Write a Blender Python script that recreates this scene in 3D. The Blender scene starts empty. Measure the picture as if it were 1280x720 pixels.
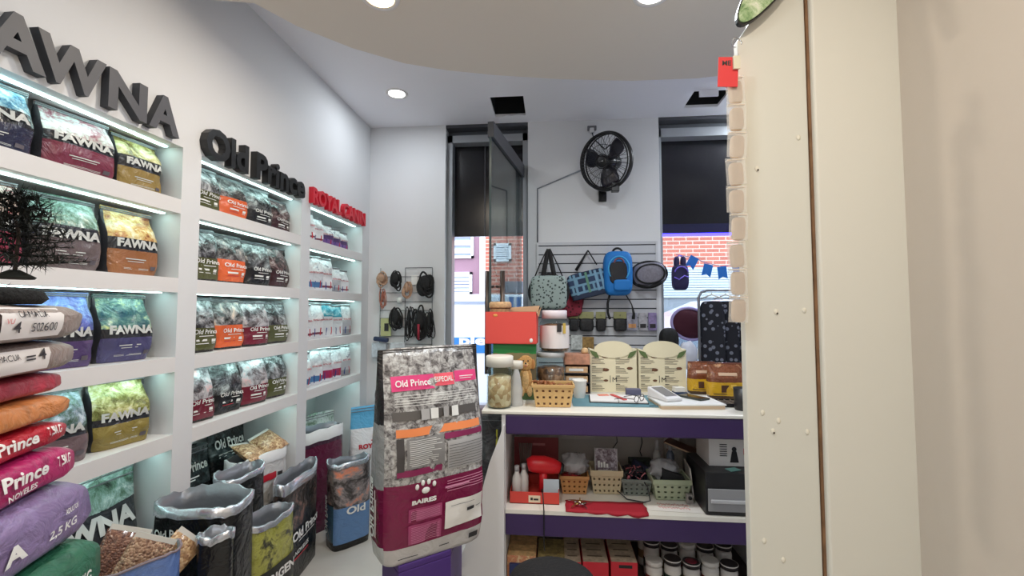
import bpy, bmesh, math, random
from mathutils import Vector as V, Matrix, noise, Euler
C = bpy.context.scene.collection
sc = bpy.context.scene
PI = math.pi
# ------------------------------------------------------------------ camera model
FPX, YAW, PIT, CAMZ = 560.0, math.radians(5.1), math.radians(2.86), 1.45
_f = V((-math.sin(YAW)*math.cos(PIT), math.cos(YAW)*math.cos(PIT), math.sin(PIT)))
_r = V((math.cos(YAW), math.sin(YAW), 0)); _u = _r.cross(_f)
def P(px, py, ax, val):
    """where the line of sight through a photo pixel meets the real plane x/y/z = val"""
    d = _f + _r*((px-640)/FPX) + _u*((360-py)/FPX)
    o = V((0, 0, CAMZ))
    return o + d*((val-o[ax])/d[ax])
def PX(px, py, v): return P(px, py, 0, v)
def PY(px, py, v): return P(px, py, 1, v)
def PZ(px, py, v): return P(px, py, 2, v)
cam = bpy.data.objects.new('camera', bpy.data.cameras.new('camera')); C.objects.link(cam)
cam.location = (0, 0, CAMZ); cam.rotation_euler = (PI/2+PIT, 0, YAW)
cam.data.sensor_width = 36; cam.data.lens = 36*FPX/1280; cam.data.clip_start = .02
sc.camera = cam
# ------------------------------------------------------------------ materials
def lin(c):
    r = []
    for k in c[:3]:
        k /= 255.0
        r.append(k/12.92 if k <= .04045 else ((k+.055)/1.055)**2.4)
    return (*r, 1)
_M = {}
def M(name, col=(200, 200, 200), rough=.55, metal=0, var=0, bump=0, scale=30, trans=0, emit=0, alpha=1, coat=0):
    if name in _M: return _M[name]
    m = bpy.data.materials.new(name); m.use_nodes = True; nt = m.node_tree
    b = nt.nodes['Principled BSDF']
    b.inputs['Base Color'].default_value = lin(col); b.inputs['Roughness'].default_value = rough
    b.inputs['Metallic'].default_value = metal; b.inputs['Coat Weight'].default_value = coat
    b.inputs['Transmission Weight'].default_value = trans; b.inputs['Alpha'].default_value = alpha
    if emit:
        b.inputs['Emission Color'].default_value = lin(col); b.inputs['Emission Strength'].default_value = emit
    if var or bump:
        tc = nt.nodes.new('ShaderNodeTexCoord'); n = nt.nodes.new('ShaderNodeTexNoise')
        n.inputs['Scale'].default_value = scale; n.inputs['Detail'].default_value = 4
        nt.links.new(tc.outputs['Object'], n.inputs['Vector'])
        if var:
            r = nt.nodes.new('ShaderNodeValToRGB'); l = lin(col)
            r.color_ramp.elements[0].position = .3; r.color_ramp.elements[1].position = .7
            r.color_ramp.elements[0].color = (*[max(0, k*(1-var)) for k in l[:3]], 1)
            r.color_ramp.elements[1].color = (*[min(1, k*(1+var)) for k in l[:3]], 1)
            nt.links.new(n.outputs['Fac'], r.inputs['Fac']); nt.links.new(r.outputs['Color'], b.inputs['Base Color'])
        if bump:
            bp = nt.nodes.new('ShaderNodeBump'); bp.inputs['Strength'].default_value = bump; bp.inputs['Distance'].default_value = .01
            nt.links.new(n.outputs['Fac'], bp.inputs['Height']); nt.links.new(bp.outputs['Normal'], b.inputs['Normal'])
    _M[name] = m; return m
def glass(name, col=(235, 245, 245), w=.12):
    """thin clear sheet: mostly see-through with a glossy surface"""
    if name in _M: return _M[name]
    m = bpy.data.materials.new(name); m.use_nodes = True; nt = m.node_tree; nt.nodes.clear()
    o = nt.nodes.new('ShaderNodeOutputMaterial'); t = nt.nodes.new('ShaderNodeBsdfTransparent'); g = nt.nodes.new('ShaderNodeBsdfGlossy')
    t.inputs['Color'].default_value = lin(col); g.inputs['Roughness'].default_value = .05
    lw = nt.nodes.new('ShaderNodeLayerWeight'); fr = nt.nodes.new('ShaderNodeMath'); fr.operation = 'POWER'; fr.inputs[1].default_value = 5; nt.links.new(lw.outputs['Facing'], fr.inputs[0])
    mx = nt.nodes.new('ShaderNodeMixShader'); ad = nt.nodes.new('ShaderNodeMath'); ad.operation = 'ADD'; ad.inputs[1].default_value = w*.3
    nt.links.new(fr.outputs[0], ad.inputs[0]); nt.links.new(ad.outputs[0], mx.inputs[0])
    nt.links.new(t.outputs[0], mx.inputs[1]); nt.links.new(g.outputs[0], mx.inputs[2]); nt.links.new(mx.outputs[0], o.inputs[0])
    _M[name] = m; return m
def ramp(nt, cols, const=False, pos=None):
    r = nt.nodes.new('ShaderNodeValToRGB'); e = r.color_ramp.elements
    r.color_ramp.interpolation = 'CONSTANT' if const else 'LINEAR'
    n = len(cols)
    while len(e) < n: e.new(.5)
    for i, c in enumerate(cols):
        e[i].position = pos[i] if pos else (.36+.28*i/max(1, n-1)); e[i].color = lin(c)
    return r
def printed(name, bands, photo=None, photo_from=2, scale=14, rough=.24, bump=.9, wob=.02):
    """printed plastic film: flat colour bands up the bag (UV v), a busy picture above photo_from"""
    if name in _M: return _M[name]
    m = bpy.data.materials.new(name); m.use_nodes = True; nt = m.node_tree; b = nt.nodes['Principled BSDF']
    N = nt.nodes.new; L = nt.links.new
    uv = N('ShaderNodeTexCoord'); sp = N('ShaderNodeSeparateXYZ'); L(uv.outputs['UV'], sp.inputs[0])
    oi = N('ShaderNodeObjectInfo'); ml = N('ShaderNodeMath'); ml.operation = 'MULTIPLY'; ml.inputs[1].default_value = 37; L(oi.outputs['Random'], ml.inputs[0])
    av = N('ShaderNodeVectorMath'); av.operation = 'ADD'; L(uv.outputs['Object'], av.inputs[0]); L(ml.outputs[0], av.inputs[1])
    nz = N('ShaderNodeTexNoise'); nz.inputs['Scale'].default_value = scale; nz.inputs['Detail'].default_value = 7; nz.inputs['Roughness'].default_value = .72
    nz.inputs['Distortion'].default_value = .5
    L(av.outputs[0], nz.inputs['Vector'])
    v = sp.outputs['Y']
    if wob:
        w = N('ShaderNodeMath'); w.operation = 'MULTIPLY_ADD'; w.inputs[1].default_value = wob; L(nz.outputs['Fac'], w.inputs[0]); L(v, w.inputs[2]); v = w.outputs[0]
    rb = ramp(nt, [c for _, c in bands], True, [p for p, _ in bands]); L(v, rb.inputs[0])
    col = rb.outputs['Color']
    if photo:
        rp = ramp(nt, photo); L(nz.outputs['Fac'], rp.inputs[0])
        gt = N('ShaderNodeMath'); gt.operation = 'GREATER_THAN'; gt.inputs[1].default_value = photo_from; L(v, gt.inputs[0])
        mx = N('ShaderNodeMix'); mx.data_type = 'RGBA'; L(gt.outputs[0], mx.inputs['Factor']); L(col, mx.inputs['A']); L(rp.outputs['Color'], mx.inputs['B']); col = mx.outputs['Result']
    L(col, b.inputs['Base Color']); b.inputs['Roughness'].default_value = rough
    n2 = N('ShaderNodeTexNoise'); n2.inputs['Scale'].default_value = 15; n2.inputs['Detail'].default_value = 4; n2.inputs['Distortion'].default_value = 1.6; L(av.outputs[0], n2.inputs['Vector'])
    bp = N('ShaderNodeBump'); bp.inputs['Strength'].default_value = bump; bp.inputs['Distance'].default_value = .012; L(n2.outputs['Fac'], bp.inputs['Height']); L(bp.outputs['Normal'], b.inputs['Normal'])
    _M[name] = m; return m
def kibble(name, c1, c2, c3, scale=90):
    if name in _M: return _M[name]
    m = bpy.data.materials.new(name); m.use_nodes = True; nt = m.node_tree; b = nt.nodes['Principled BSDF']
    tc = nt.nodes.new('ShaderNodeTexCoord'); vo = nt.nodes.new('ShaderNodeTexVoronoi'); vo.inputs['Scale'].default_value = scale
    nt.links.new(tc.outputs['Object'], vo.inputs['Vector'])
    sp = nt.nodes.new('ShaderNodeSeparateColor'); nt.links.new(vo.outputs['Color'], sp.inputs[0])
    r = ramp(nt, [c1, c2, c3], False, [0, .5, 1]); nt.links.new(sp.outputs[0], r.inputs[0]); nt.links.new(r.outputs['Color'], b.inputs['Base Color'])
    bp = nt.nodes.new('ShaderNodeBump'); bp.inputs['Strength'].default_value = .7; bp.inputs['Distance'].default_value = .006; bp.invert = True
    nt.links.new(vo.outputs['Distance'], bp.inputs['Height']); nt.links.new(bp.outputs['Normal'], b.inputs['Normal'])
    b.inputs['Roughness'].default_value = .5; b.inputs['Coat Weight'].default_value = .6; b.inputs['Coat Roughness'].default_value = .15
    _M[name] = m; return m
def brickmat(name, c1, c2, mort, scale, bw=.5, rh=.25, ms=.02):
    if name in _M: return _M[name]
    m = bpy.data.materials.new(name); m.use_nodes = True; nt = m.node_tree; b = nt.nodes['Principled BSDF']
    tc = nt.nodes.new('ShaderNodeTexCoord'); mp = nt.nodes.new('ShaderNodeMapping'); mp.inputs['Rotation'].default_value = (PI/2, 0, 0)
    br = nt.nodes.new('ShaderNodeTexBrick'); br.inputs['Scale'].default_value = scale; br.inputs['Color1'].default_value = lin(c1); br.inputs['Color2'].default_value = lin(c2)
    br.inputs['Mortar'].default_value = lin(mort); br.inputs['Mortar Size'].default_value = ms; br.inputs['Brick Width'].default_value = bw; br.inputs['Row Height'].default_value = rh
    nt.links.new(tc.outputs['Object'], mp.inputs[0]); nt.links.new(mp.outputs[0], br.inputs['Vector']); nt.links.new(br.outputs['Color'], b.inputs['Base Color'])
    b.inputs['Roughness'].default_value = .85
    _M[name] = m; return m
# ------------------------------------------------------------------ text outlines
_T = {}
def glyphs(s, bold=0.0):
    k = (s, bold)
    if k in _T: return _T[k]
    cu = bpy.data.curves.new('t', 'FONT'); cu.body = s; cu.size = 1; cu.offset = bold; cu.resolution_u = 3; cu.fill_mode = 'FRONT'
    o = bpy.data.objects.new('t', cu); C.objects.link(o); bpy.context.view_layer.update()
    me = bpy.data.meshes.new_from_object(o.evaluated_get(bpy.context.evaluated_depsgraph_get()))
    vs = [(v.co.x, v.co.y) for v in me.vertices]; fs = [tuple(p.vertices) for p in me.polygons]
    # directed boundary edges (for extruded sides)
    cnt = {}
    for f in fs:
        for a, b in zip(f, f[1:]+f[:1]): cnt[(a, b)] = 1
    bd = [(a, b) for (a, b) in cnt if (b, a) not in cnt]
    bpy.data.objects.remove(o); bpy.data.curves.remove(cu); bpy.data.meshes.remove(me)
    if vs:
        x0 = min(v[0] for v in vs); x1 = max(v[0] for v in vs); y0 = min(v[1] for v in vs); y1 = max(v[1] for v in vs)
        vs = [((x-x0), (y-y0)) for x, y in vs]; r = (vs, fs, bd, x1-x0, y1-y0)
    else: r = ([], [], [], 1, 1)
    _T[k] = r; return r
# ------------------------------------------------------------------ mesh builder
class MB:
    def __init__(s): s.v = []; s.f = []; s.mi = []; s.uv = []; s.mats = []; s.sm = []; s.T = None
    def m(s, mat):
        if mat not in s.mats: s.mats.append(mat)
        return s.mats.index(mat)
    def add(s, vs, fs, mat, uvs=None, smooth=False):
        b = len(s.v)
        s.v += [tuple(s.T @ V(p)) if s.T else tuple(p) for p in vs]; i = s.m(mat)
        for f in fs:
            s.f.append([b+k for k in f]); s.mi.append(i); s.sm.append(smooth)
            s.uv.append([uvs[k] for k in f] if uvs else [(0, 0)]*len(f))
        return s
    def box(s, x0, x1, y0, y1, z0, z1, mat):
        x0, x1 = sorted((x0, x1)); y0, y1 = sorted((y0, y1)); z0, z1 = sorted((z0, z1))
        vs = [(x0,y0,z0),(x1,y0,z0),(x1,y1,z0),(x0,y1,z0),(x0,y0,z1),(x1,y0,z1),(x1,y1,z1),(x0,y1,z1)]
        fs = [(3,2,1,0),(4,5,6,7),(0,1,5,4),(1,2,6,5),(2,3,7,6),(3,0,4,7)]
        uvq = [(0,0),(1,0),(1,0),(0,0),(0,1),(1,1),(1,1),(0,1)]
        return s.add(vs, fs, mat, uvq)
    def bar(s, a, b, w, mat, h=None):
        """square bar from a to b"""
        a, b = V(a), V(b); d = (b-a).normalized(); h = h or w
        up = V((0, 0, 1)) if abs(d.z) < .9 else V((0, 1, 0)); x = d.cross(up).normalized(); y = x.cross(d)
        vs = [p + x*(i*w/2) + y*(j*h/2) for p in (a, b) for i, j in ((-1,-1),(1,-1),(1,1),(-1,1))]
        return s.add(vs, [(0,1,2,3),(7,6,5,4),(0,4,5,1),(1,5,6,2),(2,6,7,3),(3,7,4,0)], mat)
    def tube(s, pts, r, mat, n=8, closed=False, cap=True):
        pts = [V(p) for p in pts]; R = r if isinstance(r, (list, tuple)) else [r]*len(pts)
        vs = []; k = len(pts); px = None
        for i, p in enumerate(pts):
            if closed: d = pts[(i+1) % k]-pts[i-1]
            else: d = pts[min(i+1, k-1)]-pts[max(i-1, 0)]
            d = d.normalized() if d.length > 1e-9 else V((0, 0, 1))
            if px is None:
                up = V((0, 0, 1)) if abs(d.z) < .9 else V((1, 0, 0)); px = d.cross(up).normalized()
            else:
                px = (px - d*px.dot(d)); px = px.normalized() if px.length > 1e-6 else d.orthogonal().normalized()
            py = d.cross(px)
            vs += [p + px*(R[i]*math.cos(2*PI*j/n)) + py*(R[i]*math.sin(2*PI*j/n)) for j in range(n)]
        fs = []
        for i in range(k if closed else k-1):
            a, b = i*n, ((i+1) % k)*n
            fs += [(a+j, a+(j+1) % n, b+(j+1) % n, b+j) for j in range(n)]
        if not closed and cap: fs += [tuple(range(n))[::-1], tuple(range((k-1)*n, k*n))]
        return s.add(vs, fs, mat, smooth=True)
    def lathe(s, prof, mat, n=24, c=(0, 0, 0), cap=True, sx=1, sy=1):
        vs = []; uv = []; L = len(prof)
        for i, (r, z) in enumerate(prof):
            for j in range(n):
                a = 2*PI*j/n; vs.append((c[0]+sx*r*math.cos(a), c[1]+sy*r*math.sin(a), c[2]+z)); uv.append((j/n, i/(L-1)))
        fs = [(i*n+j, i*n+(j+1) % n, (i+1)*n+(j+1) % n, (i+1)*n+j) for i in range(L-1) for j in range(n)]
        s.add(vs, fs, mat, uv, True)
        if cap:
            b = len(s.v)-len(vs); i = s.m(mat)
            for ring in (list(range(n))[::-1], list(range((L-1)*n, L*n))):
                s.f.append([b+k for k in ring]); s.mi.append(i); s.sm.append(False); s.uv.append([(0, 0)]*n)
        return s
    def ell(s, c, r, mat, n=14, k=9):
        rx, ry, rz = r if isinstance(r, (tuple, list)) else (r, r, r)
        pts = [(math.sin(PI*i/k), -math.cos(PI*i/k)) for i in range(k+1)]
        vs = [(c[0]+rx*a*math.cos(2*PI*j/n), c[1]+ry*a*math.sin(2*PI*j/n), c[2]+rz*b) for a, b in pts for j in range(n)]
        fs = [(i*n+j, i*n+(j+1) % n, (i+1)*n+(j+1) % n, (i+1)*n+j) for i in range(k) for j in range(n)]
        return s.add(vs, fs, mat, smooth=True)
    def prism(s, poly, a0, a1, mat, ax=1):
        """poly in the two other axes (x,z for ax=1; y,z for ax=0; x,y for ax=2)"""
        def mk(p, a): return (a, p[0], p[1]) if ax == 0 else ((p[0], a, p[1]) if ax == 1 else (p[0], p[1], a))
        n = len(poly); vs = [mk(p, a0) for p in poly]+[mk(p, a1) for p in poly]
        fs = [tuple(range(n)), tuple(range(2*n-1, n-1, -1))]+[(i, i+n, (i+1) % n+n, (i+1) % n) for i in range(n)]
        return s.add(vs, fs, mat)
    def quad(s, a, b, c, d, mat): return s.add([a, b, c, d], [(0, 1, 2, 3)], mat, [(0, 0), (1, 0), (1, 1), (0, 1)])
    def text(s, st, o, right, up, mat, h=None, w=None, ext=0, bold=.0, nrm=None, side=None, center=False):
        """flat (or raised) lettering: o lower-left corner, right/up unit vectors, h cap height, w total width"""
        vs, fs, bd, tw, th = glyphs(st, bold)
        if not vs: return s
        o, right, up = V(o), V(right), V(up); n = V(nrm) if nrm else right.cross(up)
        if h is None: h = w*th/tw
        sx = (w/tw) if w else h/th; sy = h/th
        if center: o = o - right*(tw*sx/2)
        pts = [o + right*(x*sx) + up*(y*sy) + n*ext for x, y in vs]
        s.add(pts, fs, mat)
        if ext:
            bk = [p - n*ext for p in pts]; k = len(pts)
            s.add(pts+bk, [(b, a, a+k, b+k) for a, b in bd], side or mat)
        return s
    def build(s, name, parent=None, loc=None, rot=None, bevel=0, seg=2, solid=0, sub=0, smooth=None):
        me = bpy.data.meshes.new(name); me.from_pydata(s.v, [], s.f)
        for m in s.mats: me.materials.append(m)
        me.polygons.foreach_set('material_index', s.mi)
        me.polygons.foreach_set('use_smooth', s.sm if smooth is None else [smooth]*len(s.f))
        ul = me.uv_layers.new(name='UVMap'); flat = [c for f in s.uv for p in f for c in p]; ul.data.foreach_set('uv', flat)
        me.update()
        o = bpy.data.objects.new(name, me); C.objects.link(o)
        if parent: o.parent = parent
        if loc is not None: o.location = loc
        if rot is not None: o.rotation_euler = rot if isinstance(rot, (tuple, list, Euler)) else (0, 0, rot)
        if solid: k = o.modifiers.new('s', 'SOLIDIFY'); k.thickness = solid; k.offset = 0
        if bevel:
            k = o.modifiers.new('b', 'BEVEL'); k.width = bevel; k.segments = seg; k.limit_method = 'ANGLE'; k.angle_limit = .6
        if sub: k = o.modifiers.new('u', 'SUBSURF'); k.levels = sub; k.render_levels = sub
        return o
def tag(o, label, cat, group=None, kind=None):
    o['label'] = label; o['category'] = cat
    if group: o['group'] = group
    if kind: o['kind'] = kind
    return o
def thing(name, label, cat, loc=(0, 0, 0), rot=0, group=None):
    o = bpy.data.objects.new(name, None); C.objects.link(o); o.location = loc; o.empty_display_size = .05
    o.rotation_euler = rot if isinstance(rot, (tuple, list)) else (0, 0, rot)
    return tag(o, label, cat, group)
def struct(name, mb, **k):
    o = mb.build(name, **k); o['kind'] = 'structure'; return o
def copy_tree(o, parent=None):
    c = o.copy(); C.objects.link(c); c.parent = parent
    for ch in list(o.children): copy_tree(ch, c)
    return c
# ------------------------------------------------------------------ basic stock
WHITE = M('white_lacquer', (226, 224, 224), .45); WALL = M('wall_paint', (222, 223, 226), .7, bump=.03, scale=60)
BLACK = M('black_plastic', (18, 18, 20), .45); INK = M('white_print', (235, 235, 232), .5); DARKINK = M('dark_print', (40, 38, 40), .5)
SILVER = M('foil_lining', (196, 200, 208), .24, metal=.75, bump=.35, scale=22); CLEAR = glass('clear_plastic')
PURPLE = M('purple_laminate', (72, 42, 118), .45); CHROME = M('chrome', (200, 200, 205), .2, metal=1)
# ------------------------------------------------------------------ standing bag
def pouch(W, H, D, mat, seed=0, texts=(), bars=(), side=None, seal=.07, wr=.006, flat=.55, name='pet_food_bag', bulge=.05):
    """texts: (string, u0, u1, v0, height_in_v, material[, bold]); bars: (u0,u1,v0,v1,material) on the front"""
    mb = MB(); off = V((seed*3.7, seed*1.3, 0)); NV, NU = 18, 32
    def prof(v):
        w = W*(1-.05*(1-min(1, v/.12))+bulge*math.sin(PI*min(1, v/.8))*.5 - .03*max(0, v-.7))
        if v < flat: d = D*(.82+.18*math.sin(PI/2*min(1, v/.3)))
        elif v < 1-seal:
            t = (v-flat)/(1-seal-flat); d = D*(1-t**1.35)+.008*t
        else: d = .006
        n = 5-2.6*min(1, v/(1-seal))
        return w, max(d, .006), n
    def wrk(x, z, amp): return amp*noise.noise(V((x*13, z*11, 0))+off)+amp*.5*noise.noise(V((x*30, z*26, 5))+off)
    def front(u, v, eps=0):
        w, d, n = prof(v); q = min(.999, abs(2*u))
        y = -(d/2)*(1-q**n)**(1/n)
        return (u*w, y - wrk(u*w, v*H, wr)*min(1, d/.03) - eps, v*H)
    vs = []; uv = []
    lv = [i/(NV-1) for i in range(NV)]; lv.insert(1, .015); NV += 1
    for v in lv:
        w, d, n = prof(v)
        for j in range(NU):
            a = 2*PI*(j+.5)/NU; c, si = math.cos(a), math.sin(a)
            x = w/2*math.copysign(abs(c)**(2/n), c); y = d/2*math.copysign(abs(si)**(2/n), si)
            k = wrk(x, v*H, wr)*min(1, d/.03)
            y += -k if y < 0 else k
            x *= 1-.03*(v == 0)
            zr = v*H+(.03*H*noise.noise(V((x/W*3, seed, 0)))*max(0, v-.75)*4 if v > .75 else 0)
            vs.append((x, y, zr)); uv.append((x/w+.5, v))
    fr, sd = [], []
    for i in range(NV-1):
        for j in range(NU):
            f = (i*NU+j, i*NU+(j+1) % NU, (i+1)*NU+(j+1) % NU, (i+1)*NU+j)
            (sd if (side and abs(math.cos(2*PI*(j+1)/NU)) > .9 and lv[i] < 1-seal) else fr).append(f)
    fr.append(tuple(range(NU))[::-1]); fr.append(tuple(range((NV-1)*NU, NV*NU)))
    mb.add(vs, fr, mat, uv, True)
    if sd: mb.add(vs, sd, side, uv, True)
    for bi, b in enumerate(bars):
        u0, u1, v0, v1, m = b[:5]; n = 10; k = max(1, int((v1-v0)*40))
        g = [front(u0+(u1-u0)*i/n-.5, v0+(v1-v0)*j/k, .002+.00012*bi) for j in range(k+1) for i in range(n+1)]
        mb.add(g, [(j*(n+1)+i, j*(n+1)+i+1, (j+1)*(n+1)+i+1, (j+1)*(n+1)+i) for j in range(k) for i in range(n)], m, smooth=True)
    for t in texts:
        st, u0, u1, v0, hv, m = t[:6]; bold = t[6] if len(t) > 6 else .02
        gv, gf, _, tw, th = glyphs(st, bold)
        mb.add([front(u0+(u1-u0)*x/tw-.5, v0+hv*y/th, .0055+.00006*len(bars)) for x, y in gv], gf, m)
    return mb
def seal_strip(W, H, mat, seal=.07):
    mb = MB(); n = 16; w = W*.98
    for k in range(2):
        z = H*(1-seal*(.35+.4*k)); mb.box(-w/2, w/2, -.0055, .0055, z, z+.004, mat)
    return mb
def bag(W, H, D, mat, loc, rotz, label, cat='pet food bag', group=None, name='pet_food_bag', tilt=0, sealmat=None, **k):
    o = pouch(W, H, D, mat, **k).build(name, None, loc, (tilt, 0, rotz))
    tag(o, label, cat, group)
    seal_strip(W, H, sealmat or M('seal_grey', (120, 122, 126), .35), k.get('seal', .07)).build('top_seal', o)
    return o
# ================================================================== THE SETTING
LX, BY, RX, CH, CL = -1.5, 3.55, 1.75, 2.97, 2.72      # left wall face, back wall face, far right wall, raised ceiling, dropped ceiling
FLOORM = M('floor_tile', (196, 192, 184), .35, var=.04, scale=6)
struct('floor', MB().box(-2.2, 2.2, -1.6, 3.75, -.06, 0, FLOORM))
# bays in the left wall
BAYS = [(.89, 1.675), (1.773, 2.548), (2.65, 3.42)]; TOPZ = 2.115
SH = [1.90, 1.58, 1.263, .958]; FT = .058; DEP = .36
w = MB()
w.box(LX-DEP-.08, LX, -1.6, 3.55, TOPZ, 3.0, WALL)                        # above the bays
for a, b in ((-1.6, .89), (1.675, 1.773), (2.548, 2.65), (3.42, 3.55)): w.box(LX-DEP-.04, LX, a, b, 0, TOPZ, WALL)
w.box(LX-DEP-.08, LX-DEP-.02, -1.6, 3.55, 0, TOPZ, WALL)
struct('wall_left', w)
# back wall with a door and a window opening
DL, DR, WL, WR_ = -.862, -.188, .842, 1.62
w = MB(); w.box(LX-.5, DL, BY, BY+.2, 0, 3.0, WALL); w.box(DR, WL, BY, BY+.2, 0, 3.0, WALL); w.box(WR_, 2.2, BY, BY+.2, 0, 3.0, WALL)
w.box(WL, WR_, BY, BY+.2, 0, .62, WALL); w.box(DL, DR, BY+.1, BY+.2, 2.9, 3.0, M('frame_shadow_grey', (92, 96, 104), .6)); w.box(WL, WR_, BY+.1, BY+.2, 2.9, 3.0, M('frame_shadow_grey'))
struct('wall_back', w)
CREAM = M('cream_paint', (216, 206, 186), .6, bump=.05, scale=30); BEIGE = M('beige_wall', (206, 197, 187), .65, bump=.12, scale=14)
struct('wall_right', MB().box(RX, RX+.1, 1.45, BY, 0, 3.0, WALL))
RWX = PY(1138, 400, 1.28).x
struct('wall_near', MB().box(RWX, RWX+.12, -1.6, 1.44, 0, 3.0, BEIGE))
struct('wall_front', MB().box(-2.2, 2.2, -1.7, -1.6, 0, 3.0, WALL))
# raised ceiling with two access holes
CEIL = M('ceiling_white', (244, 244, 250), .8)
h1 = [PZ(619, 122, CH), PZ(654, 120, CH), PZ(655, 142, CH), PZ(619, 146, CH)]
h2 = [PZ(862, 116, CH), PZ(904, 113, CH), PZ(892, 133, CH), PZ(848, 135, CH)]
def rect(h): return min(p.x for p in h), max(p.x for p in h), min(p.y for p in h), max(p.y for p in h)
r1, r2 = rect(h1), rect(h2)
r2 = (PZ(855, 134, CH).x, PZ(897, 133, CH).x, PZ(876, 114, CH).y, PZ(876, 134, CH).y)
w = MB(); ys = sorted({-1.6, 3.75, r1[2], r1[3], r2[2], r2[3]}); xs = sorted({-2.0, 2.2, r1[0], r1[1], r2[0], r2[1]})
for i in range(len(xs)-1):
    for j in range(len(ys)-1):
        cx, cy = (xs[i]+xs[i+1])/2, (ys[j]+ys[j+1])/2
        if any(r[0] < cx < r[1] and r[2] < cy < r[3] for r in (r1, r2)): continue
        w.box(xs[i], xs[i+1], ys[j], ys[j+1], CH, CH+.02, CEIL)
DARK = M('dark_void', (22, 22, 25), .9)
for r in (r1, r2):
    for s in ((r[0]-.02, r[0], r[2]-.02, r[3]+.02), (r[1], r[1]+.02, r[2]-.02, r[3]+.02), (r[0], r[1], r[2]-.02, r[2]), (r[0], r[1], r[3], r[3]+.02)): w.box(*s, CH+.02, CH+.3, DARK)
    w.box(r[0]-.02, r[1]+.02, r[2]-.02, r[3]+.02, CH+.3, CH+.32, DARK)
struct('ceiling', w)
# dropped ceiling with a sweeping curved edge
cp = [PZ(*p, CL) for p in ((318, 4), (372, 33), (440, 60), (505, 79), (560, 88), (620, 94), (700, 99), (790, 101), (870, 98), (935, 91))]
poly = [(LX-.3, -1.6), (LX-.3, cp[0].y-.12)]+[(p.x, p.y) for p in cp]+[(RX+.2, cp[-1].y-.06), (RX+.2, -1.6)]
struct('ceiling_dropped', MB().prism(poly[::-1], CL, CL+.2, M('dropped_ceiling', (222, 214, 204), .7), ax=2))
# ---- near right: painted board, seam, column
BYd = 1.30
bl, br_ = PY(931, 400, BYd).x, PY(1017, 360, BYd).x
tl = PY(927, 50, BYd); ch = PY(941, 32, BYd)
board = MB(); zt = ch.z
bx0 = bl
board.prism([(bx0, 0), (br_, 0), (br_, 2.6), (bx0+.035, 2.6), (bx0+.035, tl.z+.05), (bx0, tl.z)][::-1], BYd, BYd+.03, M('board_cream', (222, 222, 213), .5, bump=.06, scale=12))
bt = board.build('display_board', bevel=.003)
tag(bt, 'tall cream painted board with filled screw holes and packets along its left edge', 'board')
SP = M('filler_spot', (232, 228, 214), .7); SPD = M('screw_hole', (60, 52, 44), .8)
spots = [(998, 172), (946, 211), (970, 390), (1005, 388), (953, 516), (973, 526), (966, 539), (1009, 540), (955, 676), (979, 700)]
for i, (x, y) in enumerate(spots):
    p = PY(x, y, BYd); a = MB(); a.ell((p.x, BYd-.0005, p.z), (.006, .003, .008), SP, 10, 6)
    if i in (2, 6, 1): a.ell((p.x+.002, BYd-.002, p.z-.004), (.003, .003, .003), SPD, 8, 5)
    a.build('filled_screw_hole', bt)
seam = MB().box(br_+.001, PY(1025, 360, 1.285).x-.001, BYd-.004, BYd+.05, 0, 2.7, M('brown_wood_edge', (128, 94, 66), .6, var=.25, scale=20))
struct('trim_1', seam)
cy = 1.28; c0 = PY(1026, 360, cy).x; c1 = RWX+.02
struct('column', MB().box(c0, c1, cy, cy+.06, 0, 2.72, M('column_paint', (226, 225, 216), .55, bump=.1, scale=9)), bevel=.006)
struct('wall_return', MB().box(c0, RX+.1, cy+.065, cy+.16, 0, 3.0, WALL))
# ---- left wall bays as built-in units
LED = M('led_strip_light', (205, 248, 242), emit=9)
BAYM = M('bay_white', (224, 226, 226), .5)
names = ['nearest the camera, beside the stacked bags', 'in the middle, below the black letters', 'farthest, below the red letters']
for bi, (a, b) in enumerate(BAYS):
    t = thing('shelving_unit', 'white built-in wall shelving bay ' + names[bi], 'shelving unit', (LX, (a+b)/2, 0), 0, 'built-in shelving bays')
    def bb(nm, mb): o = mb.build(nm, t, (-LX, -(a+b)/2, 0)); return o
    bb('back_panel', MB().box(LX-DEP-.018, LX-DEP, a, b, 0, TOPZ, BAYM))
    for z in SH: bb('shelf', MB().box(LX-DEP, LX, a, b, z-FT, z, WHITE))
    for z in [TOPZ]+[s-FT for s in SH]:
        o = MB().box(LX-.066, LX-.05, a+.02, b-.02, z-.0035, z-.0005, LED); bb('light_strip', o)
# ---- raised shop-sign letters
def wall_letters(s, cells, mat, side, ext, label, z=None):
    ys = [c[0] for c in cells]
    base = V((LX, (cells[0][0]+cells[-1][1])/2, min(c[2] for c in cells)))
    t = thing('sign_lettering', label, 'sign', base)
    for chh, (y0, y1, z0, z1) in zip(s, cells):
        m = MB(); m.text(chh, V((LX, y0, z0))-base, (0, 1, 0), (0, 0, 1), mat, h=z1-z0, w=y1-y0, ext=ext, bold=.035, nrm=(1, 0, 0), side=side)
        m.build('letter', t)
def cellpx(xa, ya, xb, yb, xl, yt, off=.03):
    """letter box from base-left, base-right pixels and a top pixel, on the letters' front face"""
    A, B_, T_ = PX(xa, ya, LX+off), PX(xb, yb, LX+off), PX(xl, yt, LX+off)
    return A.y, B_.y, (A.z+B_.z)/2, T_.z
GREY = M('grey_letter', (80, 80, 86), .5); GREYS = M('grey_letter_edge', (58, 60, 66), .6)
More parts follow.
